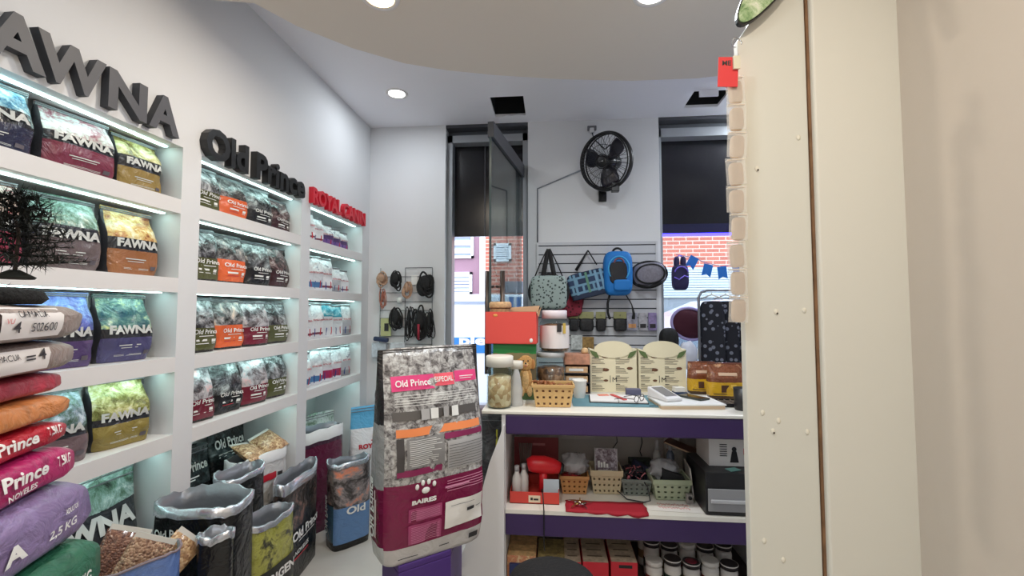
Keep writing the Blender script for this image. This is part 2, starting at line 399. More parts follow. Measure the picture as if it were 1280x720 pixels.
def auto_cells(s, y0, y1, z0, h, bold=.035):
    full = glyphs(s, bold)[3]; k = (y1-y0)/full; capH = glyphs('H', bold)[4]; out = []; st = ''
    for i, ch in enumerate(s):
        if ch == ' ': continue
        wd, ht = glyphs(ch, bold)[3:5]; end = glyphs(s[:i+1], bold)[3]
        out.append((ch, (y0+(end-wd)*k, y0+end*k, z0, z0+h*ht/capH)))
    return ''.join(c for c, _ in out), [c for _, c in out]
wall_letters('FAWNA', [(.885, .985, 2.13, 2.27), (1.005, 1.152, 2.13, 2.272), (1.125, 1.325, 2.13, 2.266), (1.335, 1.478, 2.13, 2.266), (1.488, 1.622, 2.13, 2.27)], GREY, GREYS, .03,
             'large grey raised block letters above the nearest shelving bay')
BL = M('black_letter', (26, 26, 28), .4); wall_letters(*auto_cells('Old Prince', 1.757, 2.525, 2.11, .135), BL, BL, .035, 'large black raised letters above the middle shelving bay')
RD = M('red_letter', (206, 24, 48), .4); wall_letters(*auto_cells('ROYAL CANIN', 2.625, 3.41, 2.117, .1), RD, RD, .03, 'red raised letters above the farthest shelving bay')
# ------------------------------------------------------------------ bags in the bays
ord_ = ['first', 'second', 'third', 'fourth', 'fifth', 'sixth']
rown = ['top shelf', 'second shelf down', 'third shelf down', 'fourth shelf down']
SILT = M('silver_print', (205, 208, 206), .35)
def fawna(nm, low, photo, s1=.40, s2=.62): return printed('film_'+nm, [(0, low), (s1, (44, 46, 52))], photo, s2, 18)
GRN = [(40, 52, 44), (96, 128, 110), (150, 178, 172), (214, 226, 224)]
BLU = [(28, 50, 80), (74, 128, 160), (150, 190, 205), (228, 236, 238)]
GOLD = [(120, 92, 40), (196, 176, 96), (224, 222, 170), (240, 240, 220)]
TAN = [(70, 52, 48), (176, 148, 136), (206, 190, 180), (160, 60, 70)]
PUR = [(44, 40, 90), (98, 112, 180), (150, 160, 220), (220, 210, 230)]
# row, px left, px right at the shelf edge, film, colour words, height
FB = [
 (0, .955, 1.205, fawna('navy', (46, 48, 72), BLU), 'navy blue and sky blue', .206), (0, 1.225, 1.455, fawna('maroon', (122, 52, 72), [(120, 60, 76), (176, 130, 140), (206, 214, 210), (236, 240, 238)], .42, .58), 'maroon and pale', .207),
 (0, 1.465, 1.655, fawna('gold', (150, 126, 70), [(84, 70, 40), (150, 140, 80), (200, 194, 140), (226, 226, 190)]), 'gold and yellow', .204),
 (1, .945, 1.19, fawna('pink', (160, 58, 84), TAN, .38, .6), 'rose pink', .245), (1, 1.205, 1.42, fawna('taupe', (108, 96, 98), GRN, .42, .6), 'taupe and leafy green', .24),
 (1, 1.44, 1.645, fawna('orange', (156, 104, 68), [(130, 70, 50), (190, 140, 84), (220, 196, 130), (236, 230, 200)], .38, .56), 'tan orange', .245),
 (2, 1.195, 1.41, fawna('violet', (84, 66, 112), [(70, 76, 150), (90, 104, 180), (120, 150, 220), (190, 210, 240)], .36, .5), 'violet and blue', .245), (2, 1.43, 1.63, fawna('indigo', (78, 76, 118), [(40, 80, 96), (64, 104, 104), (120, 156, 146), (210, 220, 150)], .36, .5), 'indigo and teal', .245),
 (3, 1.15, 1.41, fawna('umber', (110, 92, 96), [(24, 40, 36), (70, 100, 84), (140, 156, 170), (206, 214, 224)], .36, .46), 'brown and forest green', .235), (3, 1.425, 1.635, fawna('olive', (140, 124, 64), [(90, 92, 50), (140, 142, 80), (204, 204, 140), (232, 232, 206)], .36, .46), 'mustard yellow', .24),
]
cnt = {}
for i, (r, y0, y1, mt, cw, h) in enumerate(FB):
    D = .115; W = (y1-y0)*.935
    bag(W, h, D, mt, (LX-.045-D/2, (y0+y1)/2, SH[r]+.001), PI/2-.18+.05*(i % 3), f'{cw} pet food bag on the {rown[r]} of the nearest bay', group='bags in the nearest bay',
        seed=i+1, texts=[('FAWNA', .12, .9, .44 if r < 1 else .41, .13, SILT, .05)], bars=[(.3, .7, .235, .25, SILT), (.34, .66, .20, .21, SILT), (.25, .75, .10, .106, SILT), (.25, .75, .085, .091, SILT), (.78, .88, .09, .15, M('dim_square', (90, 84, 92), .5))], wr=.013, bulge=.03, side=M('gusset_dark', (58, 58, 64), .3, bump=.4, scale=20))
# large sack at the foot of the nearest bay
bag(.42, .87, .14, printed('film_large_green', [(0, (44, 92, 70)), (.67, (52, 54, 58))], GRN, .86, 12), (LX-.10, 1.43, 0), PI/2, 'big green and grey sack standing at the foot of the nearest bay', group='large sacks on the floor of the bays', seed=31, tilt=-.03,
    texts=[('FAWNA', .08, .95, .755, .08, SILT, .05)])
# ---- middle bay
DKL = M('blue_print', (40, 60, 130), .5); RDL = M('red_print', (190, 30, 50), .5)
def oldp(nm, low, s=.46, ph=None): return printed('film_'+nm, [(0, (40, 38, 38)), (.06, low)], ph or [(22, 22, 24), (70, 70, 72), (150, 152, 156), (214, 216, 218)], s, 16, wob=.04)
OLIVE = oldp('olive_label', (84, 86, 50)); ORNG = oldp('orange_label', (226, 104, 56), .5, [(30, 28, 28), (80, 76, 76), (150, 146, 146), (222, 196, 180)]); BLK = oldp('black_label', (30, 30, 32), .4, [(16, 16, 18), (48, 50, 52), (110, 114, 116), (190, 200, 200)])
MAR = oldp('maroon_label', (116, 34, 52), .44, [(60, 56, 58), (130, 124, 128), (196, 196, 200), (224, 180, 180)]); BRN = oldp('dark_red_label', (64, 34, 38), .4, [(20, 16, 18), (60, 44, 46), (120, 96, 96), (200, 190, 188)])
cn = {id(OLIVE): 'olive green', id(ORNG): 'orange', id(BLK): 'black', id(MAR): 'maroon', id(BRN): 'dark red'}
OB = [[(OLIVE, .2), (ORNG, .205), (BLK, .205), (BRN, .19)], [(OLIVE, .24), (ORNG, .24), (BLK, .235), (BRN, .235)], [(OLIVE, .245), (ORNG, .24), (MAR, .235), (OLIVE, .235)], [(MAR, .235), (BLK, .24), (MAR, .24), (OLIVE, .24)]]
for r, row in enumerate(OB):
    for k, (mt, h) in enumerate(row):
        D = .105; W = .183
        bag(W, h, D, mt, (LX-.045-D/2-.01*(k % 2), 1.773+.1+.193*k, SH[r]+.001), PI/2-.08-.04*(k % 3), f'{cn[id(mt)]} bag, {ord_[k]} from the near end, {rown[r]} of the middle bay', group='bags in the middle bay',
            seed=50+r*5+k, side=(BLK if k != 1 else ORNG), texts=[('Old Prince', .22, .95, .33, .085, INK, .02)], bars=[(.4, .8, .285, .298, INK), (.3, .62, .20, .235, INK), (.3, .66, .15, .162, RDL if k == 1 else INK), (.74, .84, .18, .235, INK), (.74, .84, .15, .16, INK)], wr=.012, bulge=.02)
for k, (y, z) in enumerate([(2.08, .78), (2.355, .84)]):
    bag(.25, z, .10, printed('film_black_sack', [(0, (20, 20, 22))], [(22, 24, 25), (34, 38, 40), (60, 70, 72), (110, 120, 122)], .76, 9), (-1.735, y, 0), PI/2-.1, ['tall black sack with white lettering leaning at the foot of the middle bay', 'grey black sack beside the taller bay post, behind the kibble filled bag'][k], group='large sacks on the floor of the bays', seed=80+k, tilt=-.08,
        texts=[('Old Prince', .12, .92, .84, .06, INK, .03)], bars=[(.2, .7, .80, .808, INK), (.2, .6, .785, .792, INK)])
# ---- far bay: small pale bags
def royal(nm, bands, photo=None, s=2): return printed('film_'+nm, bands, photo or [(190, 196, 204), (222, 226, 230), (238, 240, 242), (150, 160, 176)], s if photo else .5, 20, rough=.4)
RW = royal('white_small', [(0, (214, 216, 222)), (.12, (120, 60, 80)), (.18, (226, 228, 232))]); RB = royal('blue_small', [(0, (214, 216, 222)), (.1, (70, 120, 170)), (.26, (220, 224, 230))])
RP = royal('purple_small', [(0, (120, 84, 150)), (.3, (86, 60, 110)), (.5, (190, 190, 204))]); RM = royal('magenta_small', [(0, (222, 222, 228)), (.1, (160, 40, 90)), (.34, (220, 220, 226))]); RT = royal('turquoise_small', [(0, (224, 226, 230)), (.2, (216, 220, 224)), (.62, (40, 150, 170))], [(40, 120, 140), (70, 160, 180), (150, 200, 210), (230, 240, 240)], .66)
RG = royal('grey_small', [(0, (150, 152, 158)), (.2, (190, 192, 198))])
rn = {id(RW): 'white', id(RB): 'white and blue', id(RP): 'purple', id(RM): 'white and magenta', id(RT): 'turquoise topped', id(RG): 'pale grey'}
RBs = [[(RW, .185, 2.735), (RW, .17, 2.85), (RP, .15, 2.985), (RP, .14, 3.11), (RP, .135, 3.23)], [(RB, .22, 2.735), (RB, .23, 2.86), (RW, .23, 2.99), (RG, .18, 3.12), (RW, .17, 3.24)],
       [(RW, .225, 2.735), (RW, .235, 2.87), (RT, .235, 3.01), (RT, .225, 3.15), (RG, .23, 3.30)], [(RB, .225, 2.735), (RB, .235, 2.87), (RM, .23, 3.01), (RM, .22, 3.15), (RG, .225, 3.30)]]
for r, row in enumerate(RBs):
    for k, (mt, h, y) in enumerate(row):
        bag(.116, h, .07, mt, (LX-.085, y, SH[r]+.001), PI/2-.35, f'{rn[id(mt)]} small bag, {ord_[k]} from near end, {rown[r]} of farthest bay', group='small bags in the farthest bay', seed=100+r*6+k,
            texts=[('ROYAL CANIN', .2, .85, .5, .05, RDL, .02)], bars=[(.34, .4, .06, .28, DKL), (.7, .76, .08, .3, RDL)], bulge=.02, wr=.012)
# floor of the far bay
bag(.3, .62, .12, printed('film_midnight', [(0, (38, 40, 66))], [(30, 30, 50), (44, 46, 76), (70, 74, 110), (120, 126, 160)], .5, 10), (-1.785, 2.83, 0), PI/2-.1, 'dark blue sack leaning inside the farthest bay', group='large sacks on the floor of the bays', seed=140)
bag(.26, .68, .12, printed('film_greenbow', [(0, (226, 230, 232)), (.72, (206, 216, 206)), (.9, (40, 140, 200))], [(120, 140, 120), (210, 220, 214), (230, 234, 232), (30, 150, 70)], .74, 9), (-1.72, 3.27, 0), PI/2-.4, 'white sack with green and blue print inside the farthest bay', group='large sacks on the floor of the bays', seed=141, tilt=-.05)
cr = bag(.40, .74, .14, printed('film_crown', [(0, (232, 234, 238)), (.80, (90, 170, 214))], None, 2, rough=.4), (LX+.18, 3.33, 0), PI/2-.85, 'white and light blue sack with red crown emblem at the far end', group='large sacks on the floor of the bays', seed=142,
    texts=[('ROYAL CANIN', .12, .9, .60, .045, RDL, .05)], bars=[(.34, .62, .665, .675, RDL)])
e = MB()
for k in range(5): e.ell((-.052+.026*k, -.0745, .74*.70+.012*(1 if k % 2 == 0 else 0)), (.0065, .003, .02), RDL, 8, 6)
e.build('crown_emblem', cr)
bag(.2, .07, .05, printed('film_blackpink', [(0, (26, 26, 30))], None), (LX+.21, 3.47, .76), PI/2-1.0, 'small black and pink packet lying on top of the crown sack', seed=143, bars=[(.05, .3, .1, .85, M('hot_pink', (220, 50, 110), .4))], seal=.12)
# ================================================================== STACK OF BAGS LYING FLAT (near left)
def lying(L, Wd, T, mat, seed, texts=(), labels=(), end=.03):
    """bag on its side: long side face is -y, x to the right end; labels: (x0,x1,z0,z1,mat)"""
    mb = MB(); NX, NU = 22, 28; off = V((seed*2.1, seed*.7, 0))
    def fr(x):  # end taper 0..1
        e = min(1, (L/2-abs(x))/end); return .78+.22*math.sqrt(max(0, 1-(1-e)**2))
    n = 4.2
    def wrk(x, z): return .006*noise.noise(V((x*9, z*22, 1))+off)+.003*noise.noise(V((x*25, z*40, 4))+off)
    def side(x, z, eps=0):
        h = T/2*fr(x); q = min(.995, abs((z-T/2)/h)); return (x, -(Wd/2)*(.97+.03*fr(x))*(1-q**n)**(1/n)*.99-wrk(x, z)-eps, z)
    vs = []; uv = []
    for i in range(NX):
        x = -L/2+L*i/(NX-1); h = T/2*fr(x); wd = Wd/2*(.97+.03*fr(x))
        for j in range(NU):
            a = 2*PI*(j+.5)/NU; c, s = math.cos(a), math.sin(a)
            y = wd*math.copysign(abs(c)**(2/n), c); z = T/2+h*math.copysign(abs(s)**(2/n), s); k = wrk(x, z)
            if y < 0: y = -(-y*.99)-k
            vs.append((x, y, max(0.0, z))); uv.append((x/L+.5, z/T))
    fs = [(i*NU+j, i*NU+(j+1) % NU, (i+1)*NU+(j+1) % NU, (i+1)*NU+j) for i in range(NX-1) for j in range(NU)]
    fs += [tuple(range(NU))[::-1], tuple(range((NX-1)*NU, NX*NU))]
    fs = [f[::-1] for f in fs]
    mb.add(vs, fs, mat, uv, True)
    for x0, x1, z0, z1, m in labels:
        k = 10; g = [side(x0+(x1-x0)*i/k, z0+(z1-z0)*j/4, .003) for j in range(5) for i in range(k+1)]
        mb.add(g, [(j*(k+1)+i, j*(k+1)+i+1, (j+1)*(k+1)+i+1, (j+1)*(k+1)+i) for j in range(4) for i in range(k)], m, smooth=True)
    for t in texts:
        st, x0, x1, z0, h, m = t[:6]; b = t[6] if len(t) > 6 else .02
        gv, gf, _, tw, th = glyphs(st, b); mb.add([side(x0+(x1-x0)*x/tw, z0+h*y/th, .0055) for x, y in gv], gf, m)
    return mb
PAPER = M('paper_label', (232, 226, 224), .7); PEN = M('pen_ink', (48, 44, 48), .6); PENR = M('red_pen_ink', (214, 100, 96), .6)
def film(nm, c): return printed('film_'+nm, [(0, c)], [tuple(int(k*.82) for k in c), c, c, tuple(min(255, int(k*1.15)) for k in c)], -1, 7, rough=.36)
GT = film('grey_lying', (150, 134, 128))
st_bags = [  # px of right end, top y and bottom y in the photo (at the end), film, rotation, texts(x from right end), labels
 (101, 381, 420, GT, 119, [('CAMACUA', -.275, -.165, .062, .013, PEN, .0), ('4', -.285, -.262, .028, .022, PEN, .01), ('502600', -.225, -.125, .028, .018, PEN, .0), ('VU', -.31, -.285, .048, .01, PENR, .0)], [(-.32, -.10, .014, .084, PAPER)], 'grey bag with paper label, topmost of the lying stack'),
 (92, 423, 461, GT, 116, [('CAMACUA', -.31, -.21, .052, .012, PEN, .0), ('4', -.145, -.125, .044, .024, PEN, .01), ('=', -.19, -.155, .046, .010, PEN, .01)], [(-.33, -.108, .016, .076, PAPER)], 'grey bag with paper label, second from the top of the lying stack'),
 (76, 461, 489, film('dark_red_lying', (168, 52, 68)), 113, [], [], 'dark red bag lying between the grey bags and the orange bag'),
 (83, 489, 520, film('orange_lying', (206, 132, 76)), 112, [], [], 'orange bag lying in the middle of the stack'),
 (80, 522, 548, film('red_lying', (184, 30, 50)), 112, [('Old Prince', -.30, -.095, .025, .026, INK, .03), ('7,5KG', -.065, -.03, .028, .022, INK, .02)], [], 'bright red bag with white lettering lying under the orange bag'),
 (92, 552, 592, film('magenta_lying', (176, 34, 100)), 112, [('Old Prince', -.32, -.10, .042, .03, INK, .03), ('7,5KG', -.07, -.03, .042, .026, INK, .02), ('NOVELES', -.22, -.13, .022, .012, INK)], [], 'magenta bag with white lettering lying above the lavender bag'),
 (111, 594, 664, film('lavender_lying', (132, 114, 156)), 111, [('A', -.27, -.21, .05, .034, INK, .05), ('2,5 KG', -.15, -.06, .045, .022, INK), ('ADULTOS', -.10, -.05, .082, .012, INK)], [], 'lavender bag lying above the green bag in the stack'),
 (124, 664, 745, film('green_lying', (44, 106, 80)), 111, [('Old Prince', -.36, -.12, .05, .036, INK, .03), ('15 KG', -.105, -.05, .06, .03, INK, .02)], [], 'dark green bag with white lettering, low in the lying stack'),
]
def end_dir(px): 
    d = _f+_r*((px-640)/FPX); return d.y/-d.x
E0 = V((-1.13, 1.04, 0))                              # the plumb line the bag ends roughly share
zt = None; Lb = .62; DW = .26
ends = []
for px, y0, y1, *_ in st_bags:
    d = _f+_r*((px-640)/FPX)+_u*((360-(y0+y1)/2)/FPX); hd = V((d.x, d.y, 0)); 
    t0 = (E0.length)*1.0/hd.length; p = hd*t0; ends.append((p, CAMZ+(_f+_r*((px-640)/FPX)+_u*((360-y0)/FPX)).z*t0, CAMZ+(_f+_r*((px-640)/FPX)+_u*((360-y1)/FPX)).z*t0))
tops = [e[1] for e in ends]
stack_top = tops[0]
for k, (px, y0, y1, mt, ro, tx, lb, lab) in enumerate(st_bags):
    p, z1, z0 = ends[k]; z0 = tops[k+1] if k+1 < len(tops) else z0
    T = z1-z0-.001; a = math.radians(ro); dx = V((math.cos(a), math.sin(a), 0)); dn = V((math.sin(a), -math.cos(a), 0))
    c = p - dx*(Lb/2-.01) - dn*(DW/2)
    sc_ = .092/.092
    o = lying(Lb, DW, T, mt, k+3, [(s, Lb/2+x0, Lb/2+x1, zz*T/(.092 if k < 6 else .15 if k == 6 else .16) if k < 2 else zz, h, *r) for s, x0, x1, zz, h, *r in tx],
              [(Lb/2+x0, Lb/2+x1, zz0*T/.092, zz1*T/.092, m) for x0, x1, zz0, zz1, m in lb]).build('lying_pet_food_bag', None, (c.x, c.y, z0), a)
    tag(o, lab, 'pet food bag', 'stack of bags lying flat')
    low = z0
n_low = 4; hz = low/n_low
for k in range(n_low):
    p = ends[-1][0]; a = math.radians(111); dx = V((math.cos(a), math.sin(a), 0)); dn = V((math.sin(a), -math.cos(a), 0)); c = p-dx*(Lb/2+.01)-dn*(DW/2)
    o = lying(Lb, DW, hz-.001, film('brown_lying', (112, 92, 78)), 20+k).build('lying_pet_food_bag', None, (c.x, c.y, hz*k), a)
    tag(o, 'brown bag under the dark green bag in the lying stack, ' + ord_[k] + ' from the floor', 'pet food bag', 'stack of bags lying flat')
# black fuzzy pad and little dark tree on the stack
a = math.radians(119); p = ends[0][0]; dx = V((math.cos(a), math.sin(a), 0)); dn = V((math.sin(a), -math.cos(a), 0))
FUZ = M('black_fuzz', (16, 16, 17), .95, bump=1, scale=120)
pc = p-dx*.165-dn*.12; pad = MB(); random.seed(5)
prof = [(0, 0), (.9, .0), (1, .35), (.93, .8), (.6, 1), (0, 1.0)]
pad.lathe([(r_*.135, z*.034) for r_, z in prof], FUZ, 36, sy=.85)
for k in range(700):
    t = random.uniform(0, 2*PI); rr = random.uniform(.1, .134); z = random.uniform(.004, .034); q = V((rr*math.cos(t), rr*.85*math.sin(t), z)); d = V((math.cos(t), math.sin(t), random.uniform(-.2, .8)))*random.uniform(.006, .012)
    s_ = V((-math.sin(t), math.cos(t), 0))*.0012; pad.add([q-s_, q+s_, q+d], [(0, 1, 2)], FUZ)
tag(pad.build('fuzzy_pad', None, (pc.x, pc.y, stack_top), a), 'black fuzzy pad lying on top of the bag stack', 'pad')
tp = PZ(30, 358, stack_top+.035); tp = V((pc.x+.0, pc.y-.02, stack_top+.034))
d30 = _f+_r*((18-640)/FPX)+_u*((360-340)/FPX); tt = 1.02/math.hypot(d30.x, d30.y); tp.x, tp.y = d30.x*tt, d30.y*tt
tr = thing('miniature_pine_tree', 'small dark artificial pine tree standing on the black fuzzy pad', 'artificial tree', tp)
PINE = M('dark_needles', (26, 30, 26), .8); BRK = M('twig_brown', (70, 60, 54), .8)
MB().tube([(0, 0, 0), (.004, 0, .07), (-.022, .004, .135)], [.003, .0025, .0015], BRK, 6).build('trunk', tr)
fo = MB(); random.seed(9)
for lvl in range(8):
    z = .022+.0145*lvl; L_ = .085*(1-lvl/10)
    for b in range(9):
        t = 2*PI*b/9+lvl*.6; d = V((math.cos(t), math.sin(t), -.05+.25*random.random())); e0 = V((0, 0, z)); e1 = e0+d*L_
        fo.tube([e0, e1], [.0014, .0006], PINE, 4)
        for q in range(46):
            s = random.uniform(.15, 1); o_ = e0+d*(L_*s); nd = (d*.8+V((random.uniform(-1, 1), random.uniform(-1, 1), random.uniform(-.7, .7)))).normalized()*random.uniform(.014, .028)
            w_ = nd.cross(V((0, 0, 1))).normalized()*.0011; fo.add([o_-w_, o_+w_, o_+nd], [(0, 1, 2)], PINE)
fo.build('foliage', tr)
MB().lathe([(.022, 0), (.024, .003), (.006, .014)], PINE, 14).build('base', tr)
# ================================================================== OPEN SACKS ON THE FLOOR
RIMW = M('white_rim', (226, 228, 230), .4, bump=.3, scale=20)
INSIDE = M('grey_inside', (128, 132, 140), .35, metal=.35, bump=.4, scale=18)
def open_bag(W, D, H, mat, loc, rotz, label, seed=0, cuff=.022, cuffmat=None, texts=(), bars=(), side=None, pinch=.0, flare=.08, group='open sacks on the floor', fill=None, fz=.8):
    off = V((seed*3.1, seed*1.7, 0)); NU, NV = 36, 16; mb = MB(); cuffmat = cuffmat or SILVER
    def sec(v):
        w = W*(1+flare*.5*v*v-.04*(1-min(1, v/.1))); d = D*(.92+.08*math.sin(PI*min(1, v))+flare*v*v*1.2); n = 5-2.2*v
        return w, d, n
    def wr(x, z): return .007*noise.noise(V((x*12, z*10, 2))+off)+.004*noise.noise(V((x*30, z*22, 7))+off)
    def ztop(a): return .02*noise.noise(V((math.cos(a)*1.4, math.sin(a)*1.4, seed*2.3)))+.012*noise.noise(V((math.cos(a)*5, math.sin(a)*5, seed)))
    def pt(v, a, inset=0, dz=0):
        w, d, n = sec(v); w -= inset*2; d -= inset*2; c, s = math.cos(a), math.sin(a)
        x = w/2*math.copysign(abs(c)**(2/n), c); y = d/2*math.copysign(abs(s)**(2/n), s); k = wr(x, v*H)
        return (x-k*.3, y+(-k if y < 0 else k)*.8, v*H+ztop(a)*v**3+dz)
    A = [2*PI*(j+.5)/NU for j in range(NU)]
    vs = []; uv = []
    for i in range(NV+1):
        v = i/NV
        for a in A: p = pt(v, a); vs.append(p); uv.append((p[0]/W+.5, v))
    fr, sd = [], []
    for i in range(NV):
        for j in range(NU):
            f = (i*NU+j, i*NU+(j+1) % NU, (i+1)*NU+(j+1) % NU, (i+1)*NU+j)
            (sd if side and abs(math.cos(2*PI*(j+1)/NU)) > .88 else fr).append(f)
    fr.append(tuple(range(NU))[::-1]); mb.add(vs, fr, mat, uv, True)
    if sd: mb.add(vs, sd, side, uv, True)
    def front(u, v, e):
        w, d, n = sec(v); q = min(.99, abs(2*u)); y = -(d/2)*(1-q**n)**(1/n); k = wr(u*w, v*H); a = math.atan2(-1, u*2)
        return (u*w, y-k*.8-e, v*H+ztop(a)*v**3)
    for u0, u1, v0, v1, m in bars:
        n = 8; k = max(1, int((v1-v0)*16)); g = [front(u0+(u1-u0)*i/n-.5, v0+(v1-v0)*j/k, .003) for j in range(k+1) for i in range(n+1)]
        mb.add(g, [(j*(n+1)+i, j*(n+1)+i+1, (j+1)*(n+1)+i+1, (j+1)*(n+1)+i) for j in range(k) for i in range(n)], m, smooth=True)
    for t in texts:
        gv, gf, _, tw, th = glyphs(t[0], t[6] if len(t) > 6 else .02)
        mb.add([front(t[1]+(t[2]-t[1])*x/tw-.5, t[3]+t[4]*y/th, .006) for x, y in gv], gf, t[5])
    o = mb.build('open_pet_food_sack', None, loc, rotz); tag(o, label, 'pet food sack', group)
    li = MB(); vs = []; rows = [(1-cuff/H, -.004, -.002), (1, -.006, .002), (1, .002, .004), (.93, .006, 0), (.75, .012, 0), (.5, .02, 0)]
    for v, ins, dz in rows: vs += [pt(v, a, ins, dz) for a in A]
    li.add(vs, [(i*NU+j, i*NU+(j+1) % NU, (i+1)*NU+(j+1) % NU, (i+1)*NU+j) for i in range(len(rows)-1) for j in range(NU)]+[tuple(range((len(rows)-1)*NU, len(rows)*NU))], cuffmat, smooth=True)
    li.mats[0] = cuffmat
    i_ = li.m(INSIDE)
    for q_ in range(len(li.f)):
        if q_ >= 2*NU: li.mi[q_] = i_
    li.build('foil_lining', o)
    if fill: k = MB(); k.add([pt(fz, a, .014) for a in A]+[(0, 0, fz*H+.02)], [(j, (j+1) % NU, NU) for j in range(NU)], fill, smooth=True); k.build('kibble_fill', o); o.children[-1]['kind'] = 'stuff'
    return o
KB = kibble('brown_kibble', (104, 70, 52), (150, 112, 86), (196, 164, 136), 150); KB2 = kibble('biscuit_kibble', (150, 108, 74), (190, 150, 108), (226, 196, 156), 120); KB3 = kibble('red_kibble', (84, 50, 42), (118, 76, 60), (156, 112, 90), 170)
def packet(W, H, D, mat, loc, rot, label, group='clear packets of kibble', topm=None):
    """clear pillow packet with crimped ends, contents showing"""
    mb = MB(); n, k = 16, 14
    def th(u, v): return D/2*(max(0, 1-(2*u)**4))**.5*(max(0, 1-abs(2*v-.92)**3.2) if v < .96 else 0)**.6
    for sgn in (-1, 1):
        vs = [(W*(i/n-.5)*(1-.06*math.sin(PI*j/k)), sgn*(th(i/n-.5, j/k)+.0008+.004*noise.noise(V((i*.6, j*.6, W*90+sgn)))*(0 < i < n and 0 < j < k)), H*j/k) for j in range(k+1) for i in range(n+1)]
        fs = [(j*(n+1)+i, j*(n+1)+i+1, (j+1)*(n+1)+i+1, (j+1)*(n+1)+i) for j in range(k) for i in range(n)]
        mb.add(vs, fs if sgn < 0 else [f[::-1] for f in fs], mat, smooth=True)
    o = mb.build('kibble_packet', None, loc, rot); tag(o, label, 'packet', group)
    for z in (0, H): MB().box(-W*.47, W*.47, -.0015, .0015, z-.012 if z else 0, z+.014 if z else .012, M('crimp_film', (216, 214, 208), .25)).build('crimped_end', o)
    return o
D2 = math.radians
bk = lambda nm, ph=None, s=.3: printed('film_'+nm, [(0, (22, 22, 24))], ph or [(20, 20, 22), (34, 34, 36), (80, 70, 66), (150, 110, 100)], s, 9)
p = PZ(255, 622, .66)
p = PZ(255, 622, .74)
open_bag(.29, .22, .74, bk('open_black', None, 2), (p.x+.01, p.y+.0, 0), D2(8), 'large open black sack with crumpled silver rim, nearest the bay post', 1, cuff=.03, texts=[('Old Prince', .12, .6, .865, .04, INK, .03)], bars=[(.66, .8, .865, .9, INK)])
p = PZ(306, 585, .73); open_bag(.21, .12, .71, bk('open_black_plain', None, 2), (-1.445, 2.0, 0), D2(80), 'open black sack with wide silver mouth behind the large black one', 2)
WS = printed('film_white_sack', [(0, (150, 40, 50)), (.45, (70, 60, 60)), (.62, (222, 222, 222))], None, 2, rough=.4)
b3 = open_bag(.34, .165, .68, WS, (-1.60, 2.345, 0), D2(84), 'open white sack filled with packets of kibble at the middle bay', 3, cuff=.05, cuffmat=RIMW, bars=[(.3, .62, .79, .84, RDL), (.66, .78, .8, .83, DARKINK)])
packet(.145, .15, .05, KB2, (-1.525, 2.265, .665), (D2(-62), D2(10), D2(88)), 'left kibble packet lying in the mouth of the open white sack')
packet(.15, .15, .05, KB2, (-1.525, 2.43, .665), (D2(-58), D2(-12), D2(80)), 'right kibble packet lying in the mouth of the open white sack')
open_bag(.40, .10, .55, bk('open_old', None, .52), (-1.43, 2.445, 0), D2(96), 'open black sack with white lettering and shiny folded rim, facing the aisle', 4, cuff=.055, texts=[('Old Prince', .14, .96, .40, .09, INK, .03), ('NOVELES', .2, .6, .26, .045, INK)], bars=[(.2, .62, .215, .23, RDL), (.3, .8, .37, .378, INK)])
TEAL = printed('film_teal_side', [(0, (24, 22, 24)), (.1, (62, 96, 116)), (.52, (52, 46, 44))], [(50, 44, 42), (100, 92, 88), (140, 130, 126), (170, 120, 100)], .54, 10)
BLF = printed('film_blue_front', [(0, (24, 22, 24)), (.08, (96, 132, 178)), (.5, (60, 56, 58))], [(40, 36, 36), (80, 74, 74), (150, 140, 140), (226, 140, 110)], .5, 9)
b5 = open_bag(.24, .17, .51, BLF, (-1.285, 2.785, 0), D2(48), 'open teal and blue sack with silver rim standing on the floor', 5, cuff=.025, side=TEAL, texts=[('Old', .3, .8, .40, .09, INK, .03)])
gv = MB(); gv.text('Old Prince', (-.136, .022, .10), (0, 0, 1), (0, -1, 0), INK, w=.22, h=.045, bold=.02, nrm=(-1, 0, 0)); gv.build('side_lettering', b5)
b6c = PZ(325, 664, .545); OLV = printed('film_olive_front', [(0, (226, 226, 222)), (.14, (150, 150, 60))], [(70, 74, 40), (150, 152, 64), (176, 176, 90), (60, 60, 50)], .62, 9)
MUL = printed('film_multi_side', [(0, (200, 196, 190)), (.3, (214, 150, 110)), (.42, (206, 200, 194)), (.6, (214, 170, 130)), (.7, (206, 204, 200))], None, 2, rough=.45)
b6 = open_bag(.27, .14, .545, OLV, (b6c.x-.07, b6c.y+.135, 0), D2(84), 'open olive and white sack with foil mouth, nearest the aisle', 6, cuff=.02, side=MUL, texts=[('ORIGEN', .12, .9, .52, .07, INK, .04)], bars=[(.06, .95, .44, .64, M('dark_badge', (44, 44, 40), .5))])
BLUS = printed('film_blue_sack', [(0, (84, 112, 176))], [(84, 112, 176), (96, 124, 186), (110, 138, 196), (130, 150, 200)], .3, 6)
p7 = V((-1.30, 1.305, 0))
open_bag(.25, .15, .69, BLUS, p7, D2(44), 'open blue sack with white stripes holding clear packets of kibble', 7, cuff=.0, cuffmat=M('purple_grey_rim', (128, 112, 120), .4), bars=[(.34, .38, .05, .98, INK), (.41, .45, .05, .98, INK)])
open_bag(.10, .06, .69, bk('open_small', None, 2), (-1.148, 1.475, 0), D2(30), 'small open sack with bright foil mouth behind the blue sack', 8, cuff=.02)
